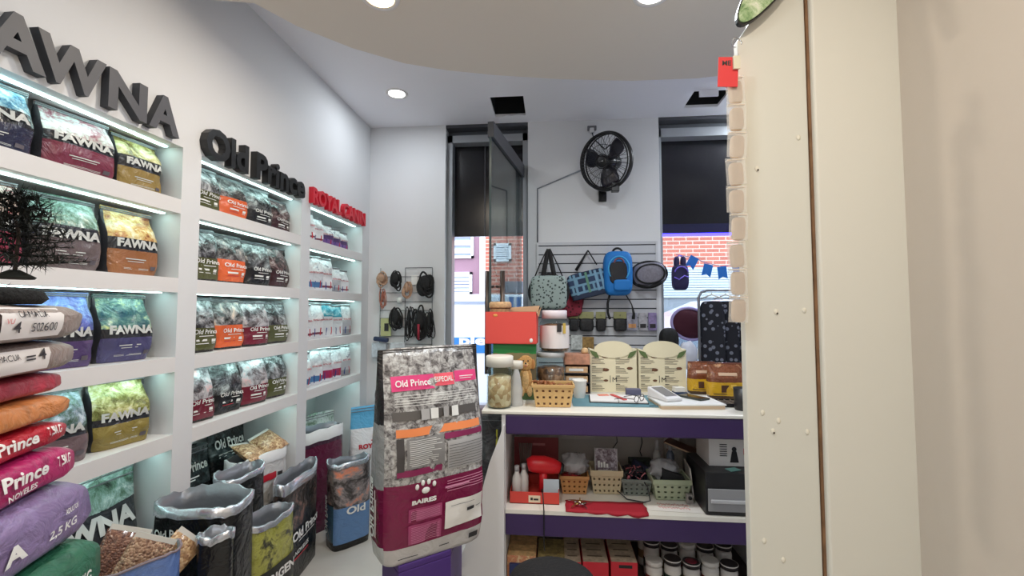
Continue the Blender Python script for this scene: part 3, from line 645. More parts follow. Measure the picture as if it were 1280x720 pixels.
for i, (s_, n_, z, W, H, rx, ry, mt, lb) in enumerate([(-.075, .045, .58, .12, .18, -14, 26, KB3, 'leftmost dark kibble packet standing in the blue sack'), (-.03, -.028, .56, .125, .19, -10, 30, KB, 'middle kibble packet with paper label in the blue sack'), (.045, .012, .575, .11, .16, -16, 48, KB2, 'right pale kibble packet spilling over the blue sack')]):
    q = p7+V((math.cos(.77), math.sin(.77), 0))*s_+V((-math.sin(.77), math.cos(.77), 0))*n_+V((0, 0, z)); o = packet(W, H, .04, mt, q, (D2(rx), D2(ry), D2(44)), lb)
    if i == 1: t = MB(); t.box(-.045, .045, -.0245, -.0225, .05, .10, PAPER); t.build('paper_label', o)
open_bag(.36, .16, .66, printed('film_maroon_sack', [(0, (96, 30, 60)), (.86, (70, 40, 60))], None, 2), (-1.585, 2.93, 0), D2(64), 'open maroon sack with white rim in front of the farthest bay', 9, cuff=.07, cuffmat=RIMW)
p = PZ(450, 650, 0)
open_bag(.26, .13, .62, printed('film_gold_sack', [(0, (150, 124, 76)), (.1, (212, 212, 212)), (.48, (222, 222, 222)), (.74, (136, 112, 60)), (.86, (222, 222, 226))], None, 2, wob=.05), (-1.07, 3.08, 0), D2(24), 'open white and gold sack partly hidden behind the big upright bag', 10, cuff=.06, cuffmat=RIMW, bars=[(.1, .5, .44, .45, DARKINK), (.1, .5, .2, .205, DARKINK)])
# ================================================================== BIG UPRIGHT BAG ON ITS PURPLE PLINTH
P1, P2 = PZ(490, 714, .5), PZ(612, 673, .5); tv = (P2-P1); Wb = tv.length; tv.normalize(); ab = math.atan2(tv.y, tv.x); nb = V((tv.y, -tv.x, 0))
Db = .21; Wb += .03; cb = (P1+P2)/2 - nb*(Db/2)-tv*.02
pl = [P1-nb*.015+tv*.03, P1-nb*.015+tv*.245, V((-.42, 2.10, 0)), P1-nb*.2+tv*.03]
pm = MB().prism([(q.x, q.y) for q in pl], 0, .475, PURPLE, ax=2); pm.prism([(q.x, q.y) for q in pl], .475, .498, PURPLE, ax=2)
tag(pm.build('plinth', bevel=.004), 'low purple plinth under the big upright bag', 'plinth')
GB = printed('film_big_back', [(0, (190, 186, 184)), (.075, (120, 22, 66))], [(60, 58, 58), (122, 118, 118), (176, 174, 172), (206, 206, 204)], .37, 34, bump=.55, wob=.004)
GS = printed('film_big_side', [(0, (200, 200, 198)), (.1, (110, 20, 60)), (.36, (150, 150, 150)), (.66, (30, 30, 32))], [(70, 74, 74), (150, 156, 156), (196, 200, 198), (120, 120, 120)], 2, 30, wob=.03)
HP = M('pink_band', (226, 70, 130), .35); ORB = M('orange_band', (238, 140, 84), .4); MARB = M('maroon_band', (136, 36, 84), .4); PK2 = M('pink_panel', (164, 66, 110), .4); GRT = M('pale_grey_panel', (172, 170, 170), .4); GRD = M('mid_grey_panel', (134, 132, 132), .4)
tx = [('Old Prince', .13, .46, .815, .032, INK, .02), ('ESPECIAL', .5, .68, .825, .026, INK), ('BAIRES', .24, .46, .272, .022, INK, .05)]
br = [(.10, .50, .795, .865, HP), (.505, .70, .805, .865, M('coral_band', (236, 92, 110), .4)), (.71, .95, .815, .87, HP), (.12, .93, .585, .622, ORB), (.55, .95, .55, .578, MARB), (.12, .52, .405, .435, MARB), (.22, .52, .05+.14, .25, PK2), (.22, .52, .085, .175, PK2), (.55, .95, .115, .245, M('white_sticker', (232, 228, 222), .5)),
      (.2, .54, .44, .575, GRD), (.57, .95, .40, .54, GRT), (.12, .18, .43, .58, M('charcoal_panel', (70, 66, 66), .4)), (.1, .9, .66, .70, M('dark_silhouette', (84, 80, 78), .4))]
random.seed(3)
for k in range(14): v = .45+.0088*k; br.append((.22, .22+random.uniform(.2, .3), v, v+.0025, INK))
for k in range(9): v = .41+.0135*k; br.append((.58, .94, v, v+.002, DARKINK))
for k in range(7): v = .20+.0065*k; br.append((.24, .5, v, v+.002, M('pale_pink_print', (214, 140, 172), .5)))
for k in range(10): v = .092+.008*k; br.append((.24, .5, v, v+.002, M('pale_pink_print')))
for k in range(5): v = .30+.012*k; br.append((.56, .94, v, v+.003, M('pale_pink_print')))
for k in range(5): v = .725+.012*k; br.append((.12, .9, v, v+.002, INK))
for k, (a, b) in enumerate([(.34, .42), (.43, .50), (.55, .60), (.63, .70)]): br.append((a, b, .655, .705, INK if k % 2 else GRT))
br += [(.76, .84, .18, .196, DARKINK), (.86, .92, .187, .19, DARKINK), (.6, .84, .222, .225, GRD), (.76, .9, .84, .844, INK), (.76, .88, .83, .833, INK), (.54, .78, .318, .327, M('pale_pink_print')), (.80, .90, .035, .06, DARKINK), (.12, .3, .03, .034, DARKINK), (.5, .6, .04, .045, DARKINK)]
bb_ = pouch(Wb*1.0, .80, Db, GB, seed=7, texts=tx, bars=br, side=GS, wr=.008, flat=.5, seal=.03, bulge=.02)
for q, (a, b) in enumerate([(-.035, .018), (-.012, .03), (.012, .03), (.035, .018)]): bb_.ell((-.06+a, -Db/2-.003, .262+b), (.008, .004, .011), INK, 10, 6)
bb_.ell((-.06, -Db/2-.003, .262), (.017, .004, .012), INK, 12, 6)
bo = bb_.build('upright_pet_food_bag', None, (cb.x, cb.y, .5), ab); tag(bo, 'big grey and maroon pet food bag standing upright on the purple plinth', 'pet food bag')
seal_strip(Wb, .80, M('seal_dark', (70, 66, 64), .4), .03).build('top_seal', bo)
sl = MB(); sl.text('Old Prince', (-Wb/2-.006, .032, .09), (0, 0, 1), (0, -1, 0), INK, w=.22, h=.045, bold=.03, nrm=(-1, 0, 0)); sl.box(-Wb/2-.0065, -Wb/2-.0055, -.024, -.019, .10, .27, INK); sl.box(-Wb/2-.0065, -Wb/2-.0055, -.036, -.033, .10, .24, INK); sl.build('side_lettering', bo)
# ================================================================== COUNTER
CF, CT, SZ = 2.25, .95, .47; CX0, CX1 = -.234, 1.06; CBK = 2.98
ct = thing('counter', 'white and purple shop counter with open shelves facing the camera', 'counter', (.4, 2.6, 0))
def cp_(nm, mb, **k): return mb.build(nm, ct, (-.4, -2.6, 0), **k)
INT = M('counter_inside', (208, 202, 196), .6)
cp_('worktop', MB().prism([(-.355, CF), (CX1, CF), (CX1, CBK), (-.285, CBK), (-.315, 2.70), (-.355, 2.66)], CT-.018, CT-.001, M('worktop_white', (232, 228, 218), .4), ax=2), bevel=.004)
fz = [(CX0, CT-.018), (CX1, CT-.018), (CX1, CT-.115), (CX0+.004, CT-.115)]
DPUR = M('dark_purple_edge', (56, 34, 84), .45)
cp_('fascia', MB().box(CX0, CX1, CF+.004, CF+.03, CT-.117, CT-.0185, DPUR), bevel=.008)
cp_('shelf', MB().box(CX0, CX1, CF+.002, 2.84, SZ-.02, SZ-.001, M('worktop_white')))
cp_('fascia', MB().box(CX0, CX1, CF+.004, CF+.03, SZ-.125, SZ-.0205, DPUR), bevel=.004)
cp_('back_panel', MB().box(CX0, CX1, 2.845, 2.865, .0, CT-.018, INT))
cp_('bottom_board', MB().box(CX0, CX1, CF+.04, 2.844, .0, .05, M('board_dark', (70, 60, 60), .6)))
cp_('side_panel', MB().box(CX0-.02, CX0, CF+.01, 2.86, 0, CT-.0185, WHITE)); cp_('side_panel', MB().box(CX1, CX1+.02, CF+.01, 2.86, 0, CT-.0185, WHITE))
ep = [PY(*q, 2.23) for q in ((629, 531), (626, 542), (619, 560), (612, 578), (606, 600), (600, 625), (590, 660), (578, 690), (566, 722))]
pol = [(CX0-.002, 0), (CX0-.002, ep[0].z)]+[(q.x, q.z) for q in ep]+[(ep[-1].x-.01, 0)]
cp_('end_panel', MB().prism(pol[::-1], 2.215, 2.245, WHITE), bevel=.004)
bag(.11, .90, .10, printed('film_charcoal', [(0, (60, 62, 66))], [(50, 52, 56), (66, 68, 72), (84, 86, 90), (110, 112, 116)], .3, 8), (-.327, 2.44, 0), 0, 'dark grey bag with a yellow stripe standing under the counter overhang', seed=160, bars=[(.72, .8, .62, .9, M('yellow_stripe', (214, 206, 70), .5))])
# ------------------------------------------------------------------ stock kinds
def basket(W, D, H, mat, loc, rot, label, nx=6, nz=3, rim=.016, taper=.82, solid=False):
    mb = MB()
    def wall(a, b, c, d, n, k, hole=True):   # a,b bottom; d,c top
        a, b, c, d = map(V, (a, b, c, d)); us = [0]; 
        for i in range(n): us += [(i+.31)/n, (i+.69)/n]
        us.append(1); vsn = [0]
        for j in range(k): vsn += [(j+.33)/k, (j+.67)/k]
        vsn.append(1)
        pt = lambda u, v: (a*(1-u)+b*u)*(1-v)+(d*(1-u)+c*u)*v
        g = [pt(u, v) for v in vsn for u in us]; m_ = len(us)
        fs = [(j*m_+i, j*m_+i+1, (j+1)*m_+i+1, (j+1)*m_+i) for j in range(len(vsn)-1) for i in range(m_-1) if not (hole and i % 2 == 1 and j % 2 == 1)]
        mb.add(g, fs, mat)
    w, d = W/2, D/2; wb, db = w*taper, d*taper; h = H-rim
    B = [(-wb, -db, 0), (wb, -db, 0), (wb, db, 0), (-wb, db, 0)]; T = [(-w*.97, -d*.97, h), (w*.97, -d*.97, h), (w*.97, d*.97, h), (-w*.97, d*.97, h)]
    for i in range(4): j = (i+1) % 4; wall(B[i], B[j], T[j], T[i], nx if i % 2 == 0 else max(2, int(nx*D/W)), nz, not solid)
    mb.add(B, [(3, 2, 1, 0)], mat)
    o = mb.build('plastic_basket', None, loc, rot, solid=.003); tag(o, label, 'basket')
    r = MB(); e = .004
    for x0, x1, y0, y1 in ((-w-e, w+e, -d-e, -d+e), (-w-e, w+e, d-e, d+e), (-w-e, -w+e, -d+e, d-e), (w-e, w+e, -d+e, d-e)): r.box(x0, x1, y0, y1, h, H, mat)
    r.build('rim', o, bevel=.002); return o
def jar(R, H, loc, label, content=None, fillh=.7, lid=WHITE, lidh=.03, labelm=None, cat='jar', group=None, name='clear_jar', bodym=None, lidr=.92):
    t = thing(name, label, cat, loc, 0, group); body = H-lidh
    MB().lathe([(R*.9, .001), (R, .012), (R, body*.86), (R*.82, body)], bodym or CLEAR, 24, cap=True).build('jar_body', t)
    l = MB(); l.lathe([(R*lidr, body), (R*lidr, H-.004), (R*lidr*.93, H)], lid, 24); l.build('lid', t)
    if content: f = MB(); f.lathe([(R*.84, .006), (R*.93, .02), (R*.93, body*fillh), (R*.5, body*fillh+.01)], content, 20); o = f.build('contents', t); o['kind'] = 'stuff'
    if labelm: f = MB(); f.lathe([(R*1.008, body*.12), (R*1.008, body*.8)], labelm, 24, cap=False); f.build('label', t)
    return t
def carton(W, D, H, mat, loc, rot, label, name='carton', cat='box', group=None, art=None, top=None, lidm=None):
    t = MB(); t.box(-W/2, W/2, -D/2, D/2, 0, H, mat)
    if top: t.box(-W/2+.001, W/2-.001, -D/2+.001, D/2-.001, H-.0005, H+.0008, top)
    if art: art(t, W, D, H)
    o = t.build(name, None, loc, rot, bevel=.002); tag(o, label, cat, group); return o
def onT(px, py, z=CT): q = PZ(px, py, z); return q
# ---- left end of the worktop
TREAT = kibble('tan_treats', (176, 130, 84), (214, 174, 124), (236, 210, 170), 40); TREATB = kibble('brown_treats', (84, 50, 34), (130, 84, 54), (168, 116, 78), 46)
IVL = M('ivory_lid', (232, 228, 218), .4)
q = onT(623, 511); jar(.066, .265, (q.x, q.y+.05, CT), 'clear jar of pale treats with wide ivory lid at the counter end', TREAT, .75, IVL, .055, lidr=1.08)
q = PY(644, 470, 2.45); jar(.04, .225, (q.x, 2.45, CT), 'narrower clear jar with ivory lid behind the wide ivory lidded jar', TREAT, .4, IVL, .04, lidr=1.06)
cb2 = MB(); random.seed(4)
vs = []; n_ = 10; k_ = 9
for j in range(k_+1):
    z = .19*j/k_; r_ = .034*(1-(j/k_)**3*.7)
    for i in range(n_): a = 2*PI*i/n_; rr = r_*(1+.25*noise.noise(V((math.cos(a)*2, math.sin(a)*2, j*.7)))); vs.append((rr*math.cos(a), rr*.7*math.sin(a), z))
cb2.add(vs, [(j*n_+i, j*n_+(i+1) % n_, (j+1)*n_+(i+1) % n_, (j+1)*n_+i) for j in range(k_) for i in range(n_)]+[tuple(range(n_))[::-1]], M('cloudy_plastic', (226, 226, 226), .25, alpha=.55), smooth=True)
q = onT(645, 508); tag(cb2.build('plastic_packet', None, (q.x, q.y+.02, CT)), 'crinkled clear plastic packet standing against the jars', 'packet')
# puppy treat box
def puppy(t, W, D, H):
    y = -D/2-.001; FURC = M('puppy_gold', (188, 142, 86), .8, var=.25, scale=120); FURL = M('puppy_light', (214, 176, 122), .8, var=.2, scale=120); cx = W*.26
    t.box(-W/2+.001, W/2-.001, y+.0005, y+.0015, .0, H*.24, M('grass_print', (70, 96, 56), .6))
    for c, r, m in (((cx, y, H*.36), (.036, .004, .075), FURC), ((cx, y-.002, H*.36), (.02, .004, .055), FURL), ((cx-.022, y-.002, H*.15), (.015, .005, .03), FURL), ((cx+.022, y-.002, H*.15), (.015, .005, .03), FURL), ((cx, y-.003, H*.66), (.042, .008, .044), FURC), ((cx-.04, y-.003, H*.64), (.013, .006, .03), M('puppy_ear', (168, 116, 62), .7)), ((cx+.04, y-.003, H*.64), (.013, .006, .03), M('puppy_ear')),
                    ((cx, y-.008, H*.635), (.016, .005, .014), FURL), ((cx, y-.012, H*.655), (.006, .003, .005), BLACK), ((cx-.013, y-.009, H*.70), (.0045, .003, .005), BLACK), ((cx+.013, y-.009, H*.70), (.0045, .003, .005), BLACK), ((cx, y-.011, H*.615), (.007, .003, .004), M('tongue', (200, 90, 90), .6))): t.ell(c, r, m, 12, 8)
a_, b_ = PY(616, 480, 2.535), PY(670, 480, 2.535)
PB = printed('puppy_box_print', [(0, (60, 56, 44)), (.86, (30, 120, 56))], [(46, 60, 36), (90, 100, 56), (166, 160, 96), (206, 196, 130)], 2.2, 30, rough=.5)
carton(b_.x-a_.x, .13, .31, printed('puppy_box', [(0, (96, 86, 64)), (.62, (128, 116, 80)), (.88, (30, 120, 56))], None, 2, rough=.5, wob=.1, bump=.1), ((a_.x+b_.x)/2, 2.60, CT), .02, 'tall treat box with golden puppy picture and green top under the red box', 'treat_box', art=puppy)
REDB = M('red_cardboard', (222, 78, 70), .6); TANC = M('tan_cardboard', (190, 154, 120), .8)
a_, b_ = PY(607, 420, 2.515), PY(671, 420, 2.515); W_ = b_.x-a_.x; rz = CT+.312
t = thing('open_carton', 'red open cardboard box on top of the puppy treat box', 'box', ((a_.x+b_.x)/2, 2.60, rz), -.03)
m = MB(); H_ = .18; D_ = .17
for x0, x1, y0, y1 in ((-W_/2, W_/2, -D_/2, -D_/2+.004), (-W_/2, W_/2, D_/2-.004, D_/2), (-W_/2, -W_/2+.004, -D_/2+.004, D_/2-.004), (W_/2-.004, W_/2, -D_/2+.004, D_/2-.004)): m.box(x0, x1, y0, y1, 0, H_, REDB)
m.box(-W_/2, W_/2, -D_/2, D_/2, 0, .004, REDB); m.build('carton_body', t)
m = MB(); m.add([(-W_/2+.004, D_/2-.01, H_), (W_/2, D_/2-.01, H_), (W_/2+.01, D_/2+.0, H_+.035), (-.02, D_/2, H_+.025)], [(0, 1, 2, 3)], TANC); m.add([(W_/2, -D_/2, H_), (W_/2, D_/2, H_), (W_/2+.02, D_/2, H_+.03), (W_/2+.014, -D_/2, H_-.03)], [(0, 1, 2, 3)], TANC); m.build('flap', t, solid=.003)
st = MB(); st.ell((-W_*.30, -D_/2-.001, H_-.02), (.014, .002, .008), M('worn_tan', (226, 160, 90), .8), 8, 5); st.ell((W_*.40, -D_/2-.001, .02), (.01, .002, .012), INK, 8, 5); st.build('worn_patch', t)
q = ((a_.x+b_.x)/2-.072, 2.61, rz+.006)
wj = MB(); wj.lathe([(.055, 0), (.062, .01), (.062, .185), (.058, .195)], M('brown_wicker', (160, 122, 86), .7, var=.35, scale=50), 24); wj.lathe([(.064, .195), (.066, .2), (.066, .222), (.058, .232)], M('straw_lid', (196, 158, 116), .7, var=.3, scale=60), 24)
tag(wj.build('wicker_pot', None, q), 'round brown wicker pot with lid standing in the red box', 'pot')
# stacked clear jars
q = PY(688, 478, 2.66); jar(.088, .255, (q.x, 2.70, CT), 'large clear jar of brown treats behind the tan basket', TREATB, .72, M('clear_lid', (200, 200, 200), .25), .03, lidr=.96)
LBLW = M('white_jar_label', (232, 224, 222), .5)
jt = jar(.088, .245, (PY(693, 440, 2.66).x, 2.70, CT+.256), 'large jar with white label and pinkish white lid on top of the treat jar', TREATB, .8, M('pale_pink_lid', (232, 220, 226), .4), .05, LBLW, lidr=.86)
lb = MB(); lb.box(.015, .042, -.0925, -.089, .12, .165, DARKINK); lb.box(.05, .066, -.078, -.07, .11, .17, M('ochre_print', (200, 170, 80), .6)); lb.build('printed_square', jt)
# tan basket with twisted treats
TANB = M('tan_basket_plastic', (206, 168, 112), .5); q = onT(691, 510)
bsk = basket(.215, .14, .115, TANB, (q.x, q.y+.075, CT+.002), .03, 'tan plastic basket of twisted brown treats on the counter')
random.seed(12); GBR = M('twist_brown', (138, 82, 42), .5, var=.3, scale=60)
for k in range(15):
    x, y = random.uniform(-.075, .075), random.uniform(-.04, .04); a = random.uniform(0, PI); L_ = random.uniform(.03, .045); dx, dy = math.cos(a)*L_, math.sin(a)*L_*.6; z = .088+.012*random.random()+.016*(k > 8)
    tb = MB(); tb.tube([(-dx, -dy, 0), (-dx*.5, -dy*.5, .008), (0, 0, .002), (dx*.5, dy*.5, .009), (dx, dy, 0)], [.006, .009, .006, .009, .006], GBR, 7)
    tag(tb.build('twisted_treat', None, (q.x+x, q.y+.075+y, CT+z)), 'twisted brown treat in the tan basket on the counter', 'pet treat', 'twisted treats in the tan basket')
f_ = MB(); f_.box(-.085, .085, -.05, .05, .006, .082, TREATB); o = f_.build('treat_fill', bsk); o['kind'] = 'stuff'
# cardboard counter display
a_, b_ = PY(705, 480, 2.75), PY(738, 480, 2.75); W_ = b_.x-a_.x
t = thing('counter_display', 'dark cardboard counter display with kraft top and tan packs, behind the cup', 'display', ((a_.x+b_.x)/2, 2.81, CT))
m = MB(); NV = M('display_black', (40, 36, 44), .6); PKB = M('kraft_pink', (190, 136, 110), .7, var=.25, scale=40)
m.box(-W_/2, -W_/2+.006, -.06, .06, 0, .17, NV); m.box(W_/2-.006, W_/2, -.06, .06, 0, .17, NV); m.box(-W_/2, W_/2, .055, .06, 0, .17, NV); 
for z in (0, .06, .115): m.box(-W_/2+.006, W_/2-.006, -.06, .055, z, z+.006, NV)
m.build('display_body', t)
MB().box(-W_/2, W_/2, -.055, .06, .17, .235, PKB).build('kraft_top', t, bevel=.006)
for z in (.007, .067, .122):
    pk = MB(); pk.box(-W_/2+.012, W_/2-.014, -.05, .04, z, z+.036, M('tan_pack', (206, 168, 128), .5, var=.2, scale=40)); pk.box(-W_/2+.03, W_/2-.04, -.0515, -.05, z+.01, z+.026, INK); pk.build('treat_pack', t, bevel=.004)
m = MB(); m.lathe([(.02, 0), (.024, .01), (.018, .03), (0.004, .034)], M('bone_treat', (214, 176, 130), .6), 12); tag(m.build('small_treat_pot', None, ((a_.x+b_.x)/2+.05, 2.80, CT+.2365)), 'small tan pot on top of the dark counter display', 'pot')
# cup
q = onT(725, 499); c_ = MB(); c_.lathe([(.03, 0), (.0315, .004), (.041, .095), (.043, .098), (.043, .103), (.038, .103), (.028, .006), (.001, .005)], M('white_cup', (236, 234, 230), .4), 28, cap=False); c_.lathe([(.001, .0005), (.03, .0005)], M('white_cup'), 28, cap=False)
tag(c_.build('paper_cup', None, (q.x, q.y+.04, CT)), 'white paper cup on the teal desk mat', 'cup')
# desk mat, notebook, small things
MATT = M('teal_mat', (98, 140, 152), .6)
tag(MB().box(-.24, .24, -.16, .16, 0, .003, MATT).build('desk_mat', None, (.345, 2.55, CT), .02, bevel=.001), 'teal desk mat under the open notebook and cup', 'desk mat')
nbk = thing('open_notebook', 'open white notebook with black cover on the teal mat', 'notebook', (.36, 2.56, CT+.0035), -.06)
MB().box(-.155, .155, -.10, .10, 0, .004, BLACK).build('cover', nbk); pg = M('notebook_page', (236, 232, 230), .7)
MB().box(-.15, -.002, -.096, .096, .004, .011, pg).build('page', nbk); MB().box(.002, .15, -.096, .096, .004, .011, pg).build('page', nbk)
m = MB(); m.box(-.011, .011, -.08, .08, 0, .006, M('red_band', (206, 84, 84), .5)); tag(m.build('red_ruler', None, (.365, 2.565, CT+.0152), .35, bevel=.002), 'red strip like a ruler lying on the open notebook', 'ruler')
m = MB(); m.box(-.03, .03, -.02, .02, 0, .002, M('coral_note', (232, 140, 120), .7)); tag(m.build('sticky_note', None, (.29, 2.63, CT+.0152), .2), 'coral note on the far edge of the open notebook', 'note')
gl = thing('eyeglasses', 'dark framed eyeglasses lying at the notebook edge', 'glasses', (.46, 2.46, CT+.0152), .9)
for s in (-1, 1):
    m = MB(); m.tube([(s*.03+.023*math.cos(a), -.0, .018+.017*math.sin(a)) for a in [2*PI*i/16 for i in range(16)]], .002, BLACK, 6, closed=True); m.build('rim', gl)
    m = MB(); m.tube([(s*.053, 0, .02), (s*.054, .07, .018), (s*.05, .12, .004)], .002, BLACK, 6); m.build('temple', gl)
MB().tube([(-.008, 0, .02), (0, -.001, .024), (.008, 0, .02)], .002, BLACK, 6).build('bridge', gl)
m = MB(); m.tube([(0, 0, .004), (.12, .01, .004)], .0038, M('teal_pen', (60, 96, 110), .4), 8); m.tube([(.12, .01, .004), (.135, .0112, .004)], [.0036, .0008], BLACK, 8); tag(m.build('pen', None, (.50, 2.405, CT+.0005), .05), 'dark teal pen lying on the mat edge', 'pen')
carton(.085, .05, .042, M('slate_box', (96, 96, 122), .5), (.47, 2.70, CT+.0005), -.05, 'small slate blue box in front of the right cream display', 'slate_box', 'box')
# cream display cartons with arched tops
def lead_display(x, y, label, rot=0):
    W_, D_, H_ = .285, .10, .262; CR = M('cream_card', (232, 222, 190), .6); t = thing('display_carton', label, 'display carton', (x, y, CT), rot)
    m = MB(); m.prism([(-W_/2, 0), (W_/2, 0), (W_/2, H_), (W_/2-.04, H_-.012), (-W_/2+.04, H_-.012), (-W_/2, H_)], -D_/2, D_/2, CR); m.build('carton_body', t)
    el = [(.115*math.cos(2*PI*i/36), H_-.002+.052*math.sin(2*PI*i/36)) for i in range(36)]; MB().prism(el, -D_/2-.006, -D_/2-.001, CR).build('arched_header', t)
    TXT = M('brown_print', (98, 84, 70), .7); f = -D_/2-.0015; a = MB(); random.seed(int(x*100))
    for cx in (-.10, .0+.045):
        for b, z0 in enumerate((.20, .145, .09, .04)):
            for k in range(4): a.box(cx-.03, cx-.03+random.uniform(.05, .085), f, f+.001, z0-.009*k-.002, z0-.009*k+.0005, TXT)
            a.box(cx-.03, cx-.005, f-.0003, f+.001, z0+.006, z0+.0095, DARKINK)
    a.text('M', (-.005, f-.0006, .062), (1, 0, 0), (0, 0, 1), DARKINK, h=.028); a.box(-.02, -.017, f-.0003, f+.001, .058, .1, DARKINK)
    for xx, z, r in ((-.045, .218, .024), (-.045, .135, .02), (-.045, .07, .014), (.03, .225, .02), (.10, .145, .018)): a.ell((xx, f, z), (r, .0015, r*.5), M('treat_print', (112, 74, 52), .7, var=.3, scale=90), 12, 6)
    a.build('printed_panel', t)
    LEAF = M('leaf_print', (92, 112, 66), .7)
    for s in (-1, 1): MB().prism([(s*.145, H_-.005), (s*.10, H_-.02), (s*.085, H_-.055), (s*.11, H_-.05), (s*.128, H_-.035)][::-s], -D_/2-.0075, -D_/2-.0062, LEAF).build('leaf_print', t)
    return t
lead_display(.372, 2.87, 'left cream display carton with arched top and small printed text', .02); lead_display(.672, 2.89, 'right cream display carton with arched top, in front of the window', .0)
# payment terminal, phone, books
tm = thing('card_terminal', 'white card terminal with grey screen tilted on the white books', 'card terminal', (.60, 2.50, CT+.026), (D2(0), 0, D2(24)))
m = MB(); m.prism([(-.085, 0), (.085, 0), (.085, .055), (-.085, .018)], -.048, .048, WHITE, ax=0); o = m.build('terminal_body', tm, bevel=.006)
sl_ = .037/.17; m = MB(); m.add([(x, y, .018+(y+.085)*sl_+.0012) for x, y in ((-.036, -.06), (.036, -.06), (.036, .065), (-.036, .065))], [(0, 1, 2, 3)], M('grey_screen', (120, 118, 112), .25)); m.build('screen', tm)
bk2 = thing('book_pile', 'thin white catalogue lying flat under the card terminal', 'catalogue', (.70, 2.475, CT), D2(6))
MB().box(-.16, .16, -.11, .11, .0, .018, M('page_edge', (216, 190, 160), .7)).build('page_block', bk2); MB().box(-.165, .165, -.115, .115, .018, .025, M('white_cover', (232, 232, 230), .5)).build('cover', bk2)
bk2.name = 'catalogue'
ph = MB().box(-.037, .037, -.075, .075, 0, .009, M('dark_green_phone', (54, 60, 52), .3)); ph.box(-.033, .033, -.07, .07, .0088, .0098, M('phone_screen', (38, 40, 40), .12)); tag(ph.build('mobile_phone', None, (.76, 2.53, CT+.0265), D2(35), bevel=.004), 'dark mobile phone lying on the catalogue', 'phone')
carton(.075, .06, .03, M('navy_box', (44, 60, 90), .5), (.735, 2.70, CT), .0, 'flat navy box beside the right cream display', 'navy_box'); carton(.06, .05, .026, M('navy_lid_white', (226, 222, 214), .5), (.73, 2.70, CT+.0305), .1, 'small white box on the flat navy box', 'white_box')
def snack(x, y, W, H, seed, lab, cols):
    o = pouch(W, H, .09, printed('film_snack%d' % seed, [(0, cols[0]), (.12, cols[1]), (.5, cols[2])], [cols[2], cols[3], cols[2], (200, 150, 110)], .62, 20, wob=.05), seed=seed, bars=[(.25, .75, .66, .74, M('cream_blur', (214, 180, 150), .5)), (.3, .5, .2, .4, M('dark_brown_blur', (84, 52, 36), .5)), (.55, .7, .22, .42, M('gold_blur', (236, 196, 80), .5)), (.1, .9, .14, .16, DARKINK)], wr=.008, seal=.04).build('snack_bag', None, (x, y, CT), 0); tag(o, lab, 'snack bag', 'brown and yellow snack bags'); seal_strip(W, H, M('seal_brown', (120, 70, 50), .4), .05).build('top_seal', o)
SC = [(70, 50, 30), (212, 166, 40), (120, 66, 40), (150, 90, 60)]
snack(.90, 2.83, .16, .19, 201, 'brown and yellow snack bag between the cream display and the front snack bag', SC); snack(.985, 2.68, .20, .20, 202, 'brown and yellow snack bag standing in front at the counter right end', SC)
t = thing('wire_tray', 'dark flat wire tray with grid on the counter at right', 'tray', (.93, 2.50, CT), .0); m = MB(); m.box(-.10, .10, -.07, .07, 0, .006, BLACK); m.build('tray_base', t)
m = MB()
for k in range(7): m.box(-.095+.0317*k-.0015, -.095+.0317*k+.0015, -.068, .068, .012, .016, M('grid_grey', (130, 120, 112), .4))
for k in range(5): m.box(-.098, .098, -.066+.033*k-.0015, -.066+.033*k+.0015, .0125, .0165, M('grid_grey'))
m.box(-.1, .1, -.07, -.064, .006, .018, BLACK); m.box(-.1, .1, .064, .07, .006, .018, BLACK); m.build('grid', t)
q = onT(932, 515); c_ = MB(); c_.lathe([(.038, 0), (.041, .005), (.045, .11), (.041, .11), (.036, .008), (.001, .007)], M('black_pot', (30, 28, 32), .4), 24, cap=False); c_.lathe([(.001, .001), (.038, .001)], M('black_pot'), 24, cap=False); tag(c_.build('pen_pot', None, (q.x+.01, q.y+.05, CT)), 'black pot at the right end of the counter beside the cream board', 'pot')
# ================================================================== COUNTER SHELF
def onS(px, py): return PZ(px, py, SZ)
q = onS(668, 631); rt = thing('red_carton_tray', 'low red cardboard tray with pale label and raised back flap on the counter shelf', 'tray', (q.x, q.y+.14, SZ), 0)
REDT = M('red_tray_card', (206, 66, 56), .6); DRED = M('dark_red_card', (120, 40, 44), .6); W_ = .25
m = MB(); m.box(-W_/2, W_/2, -.13, .13, 0, .003, REDT); m.box(-W_/2, W_/2, -.13, -.127, 0, .058, REDT); m.box(-W_/2, -W_/2+.003, -.127, .127, 0, .058, REDT); m.box(W_/2-.003, W_/2, -.127, .127, 0, .058, REDT); m.box(-W_/2, W_/2, .127, .13, 0, .058, REDT); m.build('tray_body', rt)
m = MB(); m.box(-W_/2, W_/2, .131, .136, 0, .26, DRED); m.box(-.02, .05, .1302, .131, .215, .228, M('dim_print', (170, 110, 110), .6)); m.build('back_flap', rt)
m = MB(); m.box(-.03, .03, -.1325, -.1305, .008, .042, M('label_cream', (226, 206, 180), .6)); m.box(-.02, -.008, -.1332, -.1322, .019, .032, DARKINK); m.box(-.005, .02, -.1332, -.1322, .019, .028, DARKINK); m.build('label', rt)
